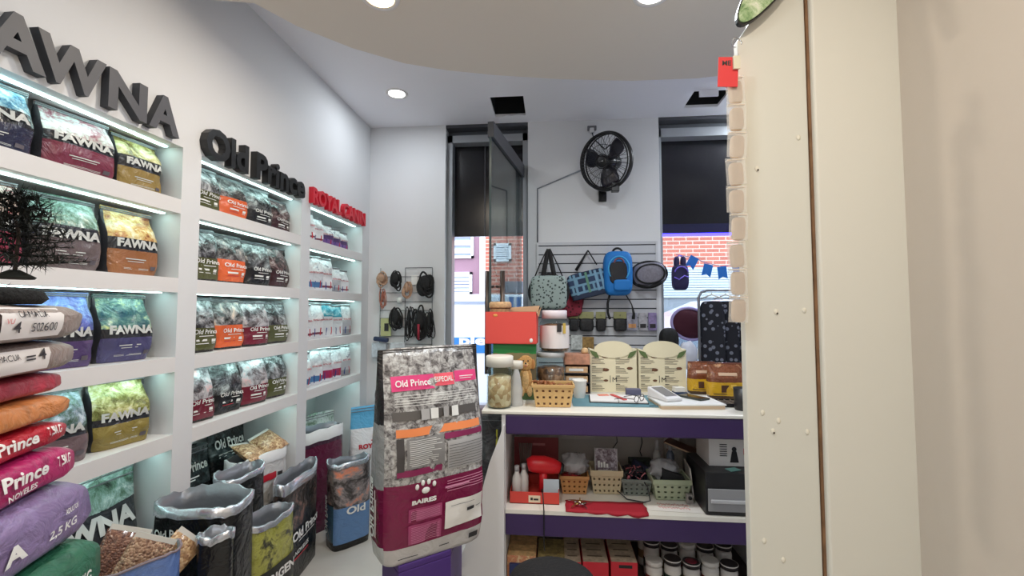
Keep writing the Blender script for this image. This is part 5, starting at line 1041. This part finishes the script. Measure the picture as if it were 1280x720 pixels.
for x, c in ((-.09, (110, 150, 176)), (.0, (96, 140, 120)), (.07, (120, 160, 190)), (.11, (120, 160, 190))): m = MB(); m.box(x-.009, x+.009, -.041, -.033, -.07, .085, M('plaid_band%d' % c[0], c, .8)); m.build('stripe', t)
m = MB(); a_, b_, c_, d_ = [PY(x, y, YB+.02)-V(t.location) for x, y in ((720, 338), (735, 313), (746, 331), (744, 333))]; iR = Euler((0, D2(-14), 0)).to_matrix().inverted(); m.tube([iR @ a_, iR @ b_], [.012, .006], STR, 8); m.tube([iR @ b_, iR @ c_], .005, STR, 6); m.build('strap', t)
p = PY(772, 342, YB-.06); t = thing('pet_backpack', 'bright blue pet backpack with mesh window on the slatwall', 'pet carrier', (p.x, YB-.06, p.z)); BLB = M('bright_blue', (20, 112, 190), .7); sq(MB(), (0, 0, 0), (.105, .075, .165), BLB, .45, .5).build('bag_body', t)
m = MB(); sq(m, (-.005, -.068, .0), (.065, .015, .085), M('black_mesh', (30, 30, 36), .7), .6, .6); m.build('mesh_window', t); m = MB(); m.tube([(.075*math.cos(a), -.074, .09*math.sin(a)+.03) for a in [2*PI*i/30 for i in range(30)]], .006, M('light_blue_zip', (60, 160, 220), .6), 6, closed=True); m.tube([(x, -.078, z) for x, y, z in arc((0, .07), .035, 0, PI)], .006, M('grey_red_trim', (120, 70, 80), .6), 6); m.build('zip_trim', t)
m = MB(); sq(m, (.02, -.075, -.09), (.06, .02, .04), BLB, .4, .4); m.build('pocket', t); m = MB(); m.tube(arc((0, .155), .035, 0, PI, 0), .008, STR, 8); m.build('top_handle', t); m = MB(); m.tube([(-.06, 0, -.16), (-.075, .0, -.22), (-.075, 0, -.29), (-.06, 0, -.34)], .009, STR, 8); m.build('strap', t); m = MB(); m.tube([(.06, 0, -.16), (.10, 0, -.23), (.115, 0, -.30), (.11, 0, -.34)], [.004, .004, .01, .012], STR, 8); m.build('strap', t)
p = PY(811, 343, YB); t = thing('pet_carrier_bag', 'grey mesh oval pet carrier at the right of the slatwall', 'pet carrier', (p.x, YB+.0, p.z), (0, D2(-6), 0)); sq(MB(), (0, 0, 0), (.125, .07, .09), M('grey_mesh', (120, 118, 130), .7, var=.15, scale=80), .7, .8).build('bag_body', t); m = MB()
for rx, rz, y in ((.13, .095, -.02), (.105, .07, -.055), (.135, .1, .02)): m.tube([(rx*math.cos(a), y, rz*math.sin(a)) for a in [2*PI*i/40 for i in range(40)]], .007, STR, 8, closed=True)
m.tube([(-.10, -.04, -.07), (-.02, -.06, -.095), (.06, -.05, -.075), (.1, -.03, -.05)], .008, STR, 8); m.build('piping', t)
# small packs on hooks
GRC = M('olive_card', (150, 150, 104), .6); YH = BY-.03
for k, (x0, x1) in enumerate(((711, 723), (724, 742), (745, 757), (767, 783))):
    a_, b_ = PY(x0, 403, YH-.03), PY(x1, 403, YH-.03); w_ = (b_.x-a_.x)/2; t = thing('hook_pack', 'black muzzle pack with olive card, ' + ord_[k] + ' from the left in the slatwall bottom row', 'pack', ((a_.x+b_.x)/2, YH-.03, PY(720, 415, YH-.03).z), 0, 'muzzle packs on the slatwall')
    MB().box(-w_, w_, -.003, .003, .10, .155, GRC).build('header_card', t); m = MB(); sq(m, (0, -.006, .055), (w_, .028, .05), M('black_muzzle', (26, 26, 30), .6, var=.8, scale=60), .5, .5); m.build('muzzle', t); m = MB(); m.tube([(-w_, -.01, .10), (0, -.03, .088), (w_, -.01, .10)], .006, BLACK, 6); m.build('strap', t); MB().tube([(0, .035, .13), (0, -.03, .13)], .0025, CHROME, 6).build('hook', t)
for k, (x0, x1, c) in enumerate(((783, 797, (150, 150, 166)), (798, 809, (170, 168, 176)), (810, 821, (140, 126, 170)))):
    a_, b_ = PY(x0, 403, YH-.03), PY(x1, 403, YH-.03); w_ = (b_.x-a_.x)/2-.002; t = thing('hook_pack', ['clear grey pack beside the muzzle packs on the slatwall', 'clear pack with white print in the slatwall bottom row', 'lilac and dark pack at the right end of the slatwall bottom row'][k], 'pack', ((a_.x+b_.x)/2, YH-.03, PY(790, 413, YH-.03).z), 0, 'clear packs on the slatwall')
    MB().box(-w_, w_, -.008, .008, 0, .135, M('pack_film%d' % k, c, .3, var=.35, scale=40)).build('pack_body', t, bevel=.004); MB().box(-w_*.7, w_*.7, -.0095, -.0082, .02, .05, DARKINK if k else M('orange_print', (206, 150, 100), .5)).build('pack_print', t)
for k, (px, py, c, lab) in enumerate(((721, 428, (190, 196, 196), 'pale patterned pack on the low slatwall row behind the counter display'), (735, 430, (150, 120, 70), 'ochre pack on the low slatwall row behind the counter display'))):
    q = PY(px, py+9, YH-.02); tag(MB().box(-.045, .045, -.01, .01, 0, .11, M('low_pack%d' % k, c, .5, var=.4, scale=50)).build('low_pack', None, (q.x, YH-.02, q.z), 0, bevel=.003), lab, 'pack')
# wire grid with leads and harnesses
YG = BY-.02; t = thing('wire_grid', 'wire display grid on the back wall beside the shelving', 'wire grid', (0, YG, 0)); WG = M('grid_wire', (90, 92, 96), .4); m = MB(); gx = [PY(x, 400, YG).x for x in (475, 506, 540)]; gz = [PY(500, y, YG).z for y in (335, 346, 366, 377, 388, 398, 409, 420, 430)]
for x in gx: m.tube([(x, 0, gz[-1]-.1), (x, 0, gz[0])], .003, WG, 5)
for i, z in enumerate(gz): m.tube([(gx[0 if i else 1], 0, z), (gx[2], 0, z)], .003, WG, 5)
m.tube([(gx[1], 0, gz[0]), (gx[2], 0, gz[0])], .003, WG, 5); m.build('wires', t)
MB().box(PY(514, 366, YG).x, PY(522, 366, YG).x, -.002, .002, PY(514, 356, YG).z, PY(514, 344, YG).z, INK).build('price_card', t)
BKL = M('black_webbing', (22, 22, 24), .8, var=.4, scale=50)
def harness(px, py, W, H, mat, seed, lab, cat='harness', loops=6, blob=.6, name='pet_harness'):
    q = PY(px, py, YG-.05); random.seed(seed); m = MB()
    for k in range(loops):
        a = random.uniform(-.4, .4); cx_, cz = random.uniform(-W*.2, W*.2), -H*.45+random.uniform(-.1, .1)*H; rx, rz = W*random.uniform(.2, .36), H*random.uniform(.28, .48)
        m.tube([(cx_+rx*math.cos(b)*math.cos(a)-rz*math.sin(b)*math.sin(a)*.4, random.uniform(-.004, .004)-.01*k/loops-.01*math.sin(b*2), cz+rz*math.sin(b)) for b in [2*PI*i/18 for i in range(18)]], W*.055, mat, 6, closed=True)
    if blob: sq(m, (0, -.005, -H*.35), (W*.32*blob, .022, H*.28), mat, .8, .8)
    m.tube([(0, .03, 0), (0, -.02, 0)], .003, CHROME, 6)
    tag(m.build(name, None, (q.x, YG-.05, q.z)), lab, cat, 'leads and harnesses on the wire grid'); return q
TNB = M('tan_webbing', (176, 140, 116), .7, var=.25, scale=50)
harness(477, 341, .11, .12, TNB, 1, 'tan muzzle at the top left of the wire grid', 'muzzle', 5, .9, 'muzzle'); harness(494, 339, .11, .16, BKL, 2, 'black muzzle beside the tan one at the top of the wire grid', 'muzzle', 6, 1, 'muzzle'); harness(509, 352, .09, .14, TNB, 3, 'tan strap bundle at the middle of the wire grid', 'strap', 5, .5, 'strap_bundle'); harness(532, 342, .14, .20, BKL, 4, 'black muzzle with hanging loops at the top right of the wire grid', 'muzzle', 8, 1, 'muzzle')
harness(479, 362, .06, .16, M('orange_brown_webbing', (176, 110, 90), .7), 5, 'orange brown collar hanging at the left of the wire grid', 'collar', 4, .2, 'collar'); harness(495, 385, .11, .20, BKL, 6, 'black collar bundle at the lower left of the wire grid', 'collar', 8, .8, 'collar_bundle'); harness(512, 386, .07, .26, BKL, 7, 'long black lead beside the collar bundle on the wire grid', 'lead', 6, .5, 'lead'); harness(525, 386, .13, .26, BKL, 8, 'black and red harness at the lower right of the wire grid', 'harness', 10, .9); harness(537, 388, .08, .22, BKL, 9, 'black harness farthest right on the wire grid', 'harness', 7, .7)
q = PY(523, 415, YG-.08); m = MB(); m.tube([(0, 0, .06), (.004, -.01, 0), (0, 0, -.06)], .01, M('red_webbing', (150, 30, 50), .7), 6); tag(m.build('red_collar', None, q), 'short red collar between the black harnesses', 'collar')
m = MB(); q = PY(500, 375, YG-.01); m.tube([(0, 0, 0), (0, -.02, 0)], .022, INK, 16); tag(m.build('round_tag', None, q), 'white round tag on the middle of the wire grid', 'tag')
a_, b_ = PY(476, 420, YG-.01), PY(489, 398, YG-.01); tag(MB().box(a_.x, b_.x, YG-.014, YG-.008, a_.z, b_.z, M('yellow_green_card', (190, 194, 140), .6)).box(a_.x+.03, b_.x-.02, YG-.016, YG-.014, a_.z+.04, b_.z-.04, DARKINK).build('blister_card'), 'pale yellow green card low on the wire grid', 'card')
a_ = PY(476, 427, YG-.05); tag(MB().box(-.06, .06, -.02, .02, 0, .035, M('navy_band', (34, 46, 80), .5)).build('navy_roll', None, a_, (0, .12, 0), bevel=.01), 'navy roll under the pale card on the wire grid', 'roll')
for k, (px, lab, c) in enumerate(((474, 'pale pack below the navy roll on the back wall', (190, 196, 206)), (497, 'clear pack below the black collars on the back wall', (196, 200, 206)))): q = PY(px, 447, YG-.03); tag(MB().box(-.06, .06, -.012, .012, 0, .12, M('pale_pack%d' % k, c, .3, var=.25, scale=40)).build('hanging_pack', None, q, 0, bevel=.005), lab, 'pack')
# ---- window display
YR = 3.30; t = thing('clothes_rack', 'grey metal rack of pet clothes in front of the right window', 'clothes rack', (0, YR, 0)); GM = M('grey_tube', (130, 132, 140), .35, metal=.6); a_, b_ = PY(875, 460, YR), PY(940, 364, YR); zt2 = PY(900, 363, YR).z
m = MB(); m.tube([(a_.x, 0, .62), (a_.x, 0, zt2-.05), (a_.x+.02, 0, zt2-.012), (a_.x+.06, 0, zt2), (b_.x+.3, 0, zt2)], .009, GM, 10); m.tube([(b_.x+.3, 0, zt2), (b_.x+.3, 0, .62)], .009, GM, 10); m.tube([(a_.x, -.15, .0), (a_.x, 0, .62), (a_.x, .12, .0)], .009, GM, 8); m.tube([(b_.x+.3, -.15, .0), (b_.x+.3, 0, .62), (b_.x+.3, .12, .0)], .009, GM, 8); m.build('frame', t)
PAW = dots('paw_print', (24, 26, 38), (120, 124, 140), 26); LEO = dots('leopard_print', (110, 124, 134), (40, 46, 54), 40)
for k in range(6):
    x = a_.x+.09+.095*k; mt = PAW if k < 4 else LEO; g = thing('pet_coat', ['dark', 'navy', 'dark blue', 'dotted dark', 'grey blue spotted', 'pale spotted'][k] + ' pet coat on the clothes rack, ' + ord_[k] + ' from its left end', 'pet coat', (x, YR, zt2), -.55, 'pet coats on the clothes rack')
    m = MB(); h = .5 if k < 4 else .44; z0 = -.075 if k < 4 else -.24; sq(m, (0, 0, z0-h/2), (.085, .015, h/2), mt, .35, .5); m.build('coat_body', g); m = MB(); m.tube([(-.075, 0, -.06), (0, 0, -.03), (.075, 0, -.06)], .006, INK, 6); m.tube([(0, 0, -.03), (0, 0, -.012)], .0025, INK, 5); m.build('hanger', g)
    if k == 0: m = MB(); m.tube([(-.085, -.022, -.35), (-.095, -.024, -.48), (-.03, -.026, -.56), (.07, -.024, -.57)], .006, INK, 6); m.build('white_piping', g)
p = PY(850, 342, 3.60); t = thing('hanging_backpack', 'small dark pet harness bag with violet piping hanging in the right window', 'pet harness', (p.x, 3.60, p.z)); sq(MB(), (0, 0, -.03), (.062, .04, .10), M('indigo_cloth', (36, 30, 76), .7), .5, .5).build('bag_body', t); m = MB(); VI = M('violet_piping', (130, 110, 230), .6); m.tube([(x, -.042, z) for x, y, z in arc((0, .0), .05, .2, PI-.2)], .005, VI, 6); m.tube([(-.055, -.04, -.03), (-.02, -.05, -.05), (.02, -.045, -.02), (.055, -.03, -.03)], .005, VI, 6); m.build('piping', t); m = MB()
for s in (-1, 1): sq(m, (s*.025, 0, .085), (.02, .03, .05), M('indigo_cloth'), .7, .7)
m.tube(arc((0, .12), .02, 0, PI), .005, VI, 6); m.build('strap', t)
p = PY(864, 405, 3.42); t = thing('pet_bed', 'dark maroon oval pet bed with pale rim standing in the right window', 'pet bed', (p.x, 3.47, p.z), (0, D2(20), 0)); MR = M('maroon_plush', (66, 22, 40), .9); sq(MB(), (0, 0, 0), (.13, .05, .11), MR, .8, .8).build('cushion', t); MB().tube([(.135*math.cos(a), -.02, .115*math.sin(a)) for a in [2*PI*i/40 for i in range(40)]], .011, M('lilac_rim', (170, 160, 214), .7), 8, closed=True).build('rim', t)
p = PY(836, 425, 3.40); m = MB(); sq(m, (0, 0, 0), (.07, .05, .09), BKL, .8, .8); tag(m.build('black_plush_bed', None, p), 'black round plush behind the right cream display carton', 'plush')
p = PY(860, 444, 3.40); tag(crumple((.07, .04, .10), M('white_fabric', (216, 220, 236), .8), 11, .12).build('white_cushion', None, p), 'white cushion below the maroon pet bed in the window', 'cushion')
m = MB(); s_ = [PY(x, y, 3.66) for x, y in ((845, 318), (866, 322), (884, 329), (903, 333), (925, 330))]; tag(MB().tube(s_, .0025, M('string_blue', (60, 90, 160), .7), 5).build('bunting_string'), 'thin string of the bunting across the right window', 'string')
for k, (cx_, cy_, tl_) in enumerate(((865, 328, -.5), (884, 338, -.25), (903, 341, .1), (922, 338, .2))):
    q = PY(cx_, cy_, 3.655); m = MB(); m.prism([(-.035, .05), (.035, .05), (.035, -.05), (0, -.03), (-.035, -.05)][::-1], -.001, .001, M('bunting_blue', (30, 110, 200), .7)); tag(m.build('bunting_flag', None, q, (0, -tl_, 0)), f'blue bunting flag in the right window, {ord_[k]} from the left', 'flag', 'blue bunting flags')
# ---- packets on the board edge
YP = BYd-.03; PKM = M('chew_beige', (206, 176, 142), .5, var=.12, scale=30)
for k in range(9):
    y0 = 98+34*k; a_, b_ = PY(906+(2 if k > 4 else 0), y0+33, YP), PY(929+.3*k, y0, YP); cx_ = (a_.x+b_.x)/2; W_ = b_.x-a_.x; H_ = b_.z-a_.z
    t = thing('hanging_packet', f'clear packet of beige chews on the board edge, {["topmost", "second from the top", "third from the top", "fourth from the top", "middle one", "sixth from the top", "seventh from the top", "next to lowest", "lowest"][k]}', 'packet', (cx_, YP-.002*(k % 2), a_.z), (0, D2(3*(k % 3-1)), 0), 'chew packets along the board edge')
    m = MB(); sq(m, (W_*.10, 0, H_*.45), (W_*.34, .012, H_*.44), PKM, .45, .5, 16, 10); m.build('chew', t); m = MB(); m.box(-W_/2, W_/2, -.014, -.0135, 0, H_*1.02, M('packet_film', (230, 228, 224), .15, alpha=.28)); m.box(-W_*.4, W_*.45, -.0145, .0, H_*.94, H_*.97, M('packet_seam', (226, 214, 200), .3)); m.build('film', t)
t = thing('red_price_card', 'red card with black handwriting hanging at the top of the board edge', 'sign', PY(910, 90, YP-.02), (0, D2(3), 0)); a_, b_ = PY(898, 109, YP-.02)-t.location, PY(922, 71, YP-.02)-t.location; MB().box(a_.x, b_.x, -.001, .001, a_.z, b_.z, M('red_card', (226, 58, 62), .6)).build('card', t); m = MB(); m.text('ME', (a_.x+.01, -.0015, b_.z-.024), (1, 0, 0), (0, 0, 1), DARKINK, h=.014, bold=.03); m.build('lettering', t)
m = MB(); q = PY(921, 77, YP-.03); m.box(q.x-.008, q.x+.010, YP-.028, YP-.022, q.z-.018, q.z+.018, M('masking_tape', (224, 220, 196), .6)); tag(m.build('tape_piece'), 'cream piece of tape beside the red card', 'tape')
q = PY(921, 53, YP); tag(MB().tube([(.013*math.cos(a), .004*math.sin(2*a), .013*math.sin(a)) for a in [-.6+5.2*i/20 for i in range(21)]], .0012, CHROME, 6).build('wire_hook', None, q), 'thin wire hook at the top corner of the board', 'hook')
q = PY(975, -40, BYd-.02); t = thing('oval_plaque', 'green and white oval plaque with black rim at the top of the board', 'plaque', (q.x, BYd-.035, q.z), (0, D2(36), 0)); el = [(.045*math.cos(2*PI*i/40), .20*math.sin(2*PI*i/40)) for i in range(40)]
MB().prism([(x*1.08, z*1.03) for x, z in el], -.002, .012, BLACK).build('rim', t); MB().prism(el, -.006, -.0021, printed('plaque_print', [(0, (120, 150, 100))], [(70, 110, 70), (150, 180, 130), (210, 224, 190), (236, 238, 224)], -1, 14, bump=0)).build('plaque_face', t)
# ================================================================== OUTSIDE
struct('ground_outside', MB().box(-9, 12, 3.76, 20, -.14, -.08, M('asphalt', (120, 120, 122), .9, var=.1, scale=20)))
YO = 9.0; BR = brickmat('pink_brick', (208, 120, 100), (190, 104, 88), (222, 190, 176), 3.2, .8, .25, .03)
xm, xc0, xc1 = PY(600, 330, YO).x, PY(600, 330, YO).x, PY(607, 330, YO).x
bw = thing('brick_building', 'pink brick building with louvred window across the street', 'building', (0, YO, -.08)); MB().box(xc1, 9, 0, .4, 0, 6, BR).build('wall', bw); MB().box(xc0, xc1, -.06, .4, 0, 6, M('white_column', (226, 226, 232), .7)).build('column', bw)
def louvre(parent, x0, y0, x1, y1, n, nm='louvre_window', base=YO):
    a_, b_ = PY(x0, y1, base-.05), PY(x1, y0, base-.05); m = MB(); W3 = M('louvre_white', (236, 238, 246), .5); e = .05; z0, z1 = a_.z+.08, b_.z+.08
    for bx in ((a_.x, b_.x, z1-e, z1), (a_.x, b_.x, z0, z0+e), (a_.x, a_.x+e, z0, z1), (b_.x-e, b_.x, z0, z1)): m.box(bx[0], bx[1], -.06, 0, bx[2], bx[3], W3)
    m.box(a_.x, b_.x, -.012, 0, z0, z1, M('louvre_gap', (150, 160, 186), .6))
    for k in range(n): z = z0+e+(z1-z0-2*e)*(k+.3)/n; m.box(a_.x+e, b_.x-e, -.05, -.015, z, z+(z1-z0)/n*.5, W3)
    m.build(nm, parent)
louvre(bw, 617, 304, 639, 327, 6); a_, b_ = PY(630, 366, YO-.05), PY(668, 352, YO-.05); MB().box(a_.x, b_.x, -.15, 0, a_.z+.08, b_.z+.08, M('grey_beam', (110, 110, 122), .6)).build('beam', bw)
a_, b_ = PY(826, 372, YO-.05), PY(960, 333, YO-.05); m = MB(); n = 12
for k in range(n): z = a_.z+.08+(b_.z-a_.z)*k/n; m.box(a_.x, b_.x, -.06, 0, z, z+(b_.z-a_.z)/n*.8, M('shutter_white', (206, 214, 222), .5))
m.box(a_.x, b_.x, -.012, 0, 0, b_.z+.08, M('shutter_gap', (150, 156, 166), .6)); m.build('roller_shutter', bw)
mw = thing('mauve_building', 'mauve plastered building with white louvred windows across the street', 'building', (0, YO, -.08)); MB().box(-7, xm-.003, 0, .4, 0, 6, M('mauve_plaster', (150, 116, 132), .8)).build('wall', mw); louvre(mw, 555, 276, 592, 323, 4); louvre(mw, 555, 340, 590, 368, 5)
a_ = PY(565, 368, 5.6); zt3 = a_.z; vn = thing('white_van', 'white van parked outside the open glass door', 'van', (-1.2, 6.3, -.08)); VW = M('van_white', (226, 230, 242), .25, coat=.4); m = MB()
x0v, x1v = -3.2+1.2, PY(672, 400, 5.6).x+1.2+.25; zr = zt3+.08
m.prism([(x0v, .35), (x1v, .35), (x1v, 1.0), (x1v-.06, zr-.08), (x1v-.2, zr), (x0v+.5, zr), (x0v, 1.0)], -.75, .75, VW); m.build('van_body', vn, bevel=.04); m = MB(); m.box(x0v+.1, x1v-.05, -.765, -.751, zr-.12, zr-.09, M('van_seam', (150, 160, 180), .4)); m.build('roof_gutter', vn)
bz = PY(600, 425, 5.55).z+.08; m = MB(); m.box(x0v+.1, x1v-.02, -.762, -.7505, bz-.16, bz+.03, M('van_blue_band', (40, 120, 190), .4)); tx_ = PY(574, 430, 5.54).x+1.2; m.text('ple', (tx_, -.764, bz-.1), (1, 0, 0), (0, 0, 1), INK, h=.16, w=.34, bold=.04); m.build('blue_band', vn)
for x in (x0v+.5, x1v-.5): MB().tube([(x, -.78, .32), (x, -.55, .32)], .32, BLACK, 24).build('wheel', vn)
a_, b_ = PY(634, 388, 5.45), PY(658, 372, 5.45); m = MB(); m.box(a_.x, b_.x, -.01, .01, a_.z, b_.z, M('banner_white', (224, 232, 244), .6)); m.box(a_.x+.05, a_.x+.1, -.012, -.01, a_.z, b_.z, M('banner_blue', (60, 120, 190), .6)); m.box(b_.x-.1, b_.x-.05, -.012, -.01, a_.z, b_.z, M('banner_blue')); m.box((a_.x+b_.x)/2-.02, (a_.x+b_.x)/2+.02, -.0, .02, -.08, a_.z, GM)
tag(m.build('street_banner', None, (0, 5.2, 0)), 'small blue and white banner on a post in front of the van', 'banner')
car = thing('white_car', 'white car parked outside the right window', 'car', (2.6, 6.2, -.08)); m = MB(); CW = M('car_white', (220, 224, 236), .22, coat=.5); xl = PY(824, 400, 5.6).x-2.6
prf = [(xl-.3, .3), (xl+3.4, .3), (xl+3.4, .9), (xl+2.6, 1.0), (xl+2.0, 1.62), (xl+.75, 1.66), (xl+.25, 1.45), (xl-.25, 1.0)]
m.prism(prf, -.7, .7, CW); m.build('car_body', car, bevel=.06); m = MB(); m.prism([(xl+.02, 1.0), (xl+2.3, 1.05), (xl+1.85, 1.5), (xl+.8, 1.54), (xl+.38, 1.38)], -.712, -.699, M('car_window', (120, 132, 150), .1)); m.build('side_window', car)
for x in (xl+.4, xl+2.7): MB().tube([(x, -.73, .31), (x, -.5, .31)], .31, BLACK, 24).build('wheel', car)
MB().box(xl+.85, xl+.9, -.716, -.70, 1.03, 1.52, CW).build('door_pillar', car)
# ================================================================== LIGHT
def area(name, loc, power, col, size, rot=(0, 0, 0), spread=PI):
    l = bpy.data.lights.new(name, 'AREA'); l.energy = power; l.color = col; l.shape = 'DISK'; l.size = size; l.spread = spread
    o = bpy.data.objects.new(name, l); C.objects.link(o); o.location = loc; o.rotation_euler = rot; o['kind'] = 'helper'; return o
def downlight(loc, label, em, power, col, R=.065):
    t = thing('ceiling_downlight', label, 'ceiling light', loc, 0, 'round ceiling downlights')
    m = MB(); m.lathe([(R*.86, -.002), (R, -.006), (R*1.18, -.004), (R*1.2, -.0005)], WHITE, 32, cap=False); m.build('trim_ring', t); m = MB(); m.lathe([(.001, -.0025), (R*.88, -.0025)], em, 32, cap=False); m.build('lens', t)
    area('downlight_lamp', V(loc)-V((0, 0, .02)), power, col, R*1.6)
WEM = M('warm_lens', (255, 214, 150), emit=9); CEM = M('cool_lens', (255, 252, 246), emit=10)
WC, CC = (1.0, .88, .72), (.88, .95, 1.0)
q = PZ(475, -3, CL); downlight(q, 'warm round downlight at the top edge of the photo', WEM, 9, WC)
q = PZ(496, 117, CH); downlight(q, 'white round downlight near the shelving corner', CEM, 4, CC)
q = PZ(815, -8, CL); downlight(q, 'pale round downlight at the top, right of centre', CEM, 15, CC)
for i, (x, y, p_, c) in enumerate(((-.5, .35, 8, CC), (.45, .35, 9, WC), (-.9, -.7, 7, CC), (.3, -.8, 8, WC))): downlight((x, y, CL), 'round downlight in the dropped ceiling behind the camera, ' + ['front left', 'front right', 'rear left', 'rear right'][i], CEM if c == CC else WEM, p_, c)
for i, (x, y) in enumerate(((1.69, 3.38),)): downlight((x, y, CH), 'added unseen fill downlight in the raised ceiling at the far right corner', CEM, 14, CC)  # unseen downlight hidden by the board, added as fill light
W = bpy.data.worlds.new('world'); sc.world = W; W.use_nodes = True; bgn = W.node_tree.nodes['Background']; bgn.inputs[0].default_value = (.80, .90, 1, 1); bgn.inputs[1].default_value = 3.8
sc.view_settings.view_transform = 'Standard'; sc.view_settings.look = 'None'; sc.view_settings.gamma = 1; sc.view_settings.use_curve_mapping = False; sc.view_settings.exposure = 0.18
sc.cycles.max_bounces = 8; sc.cycles.transparent_max_bounces = 16; sc.cycles.caustics_reflective = False; sc.cycles.caustics_refractive = False
try: sc.cycles.use_denoising = True
except Exception: pass
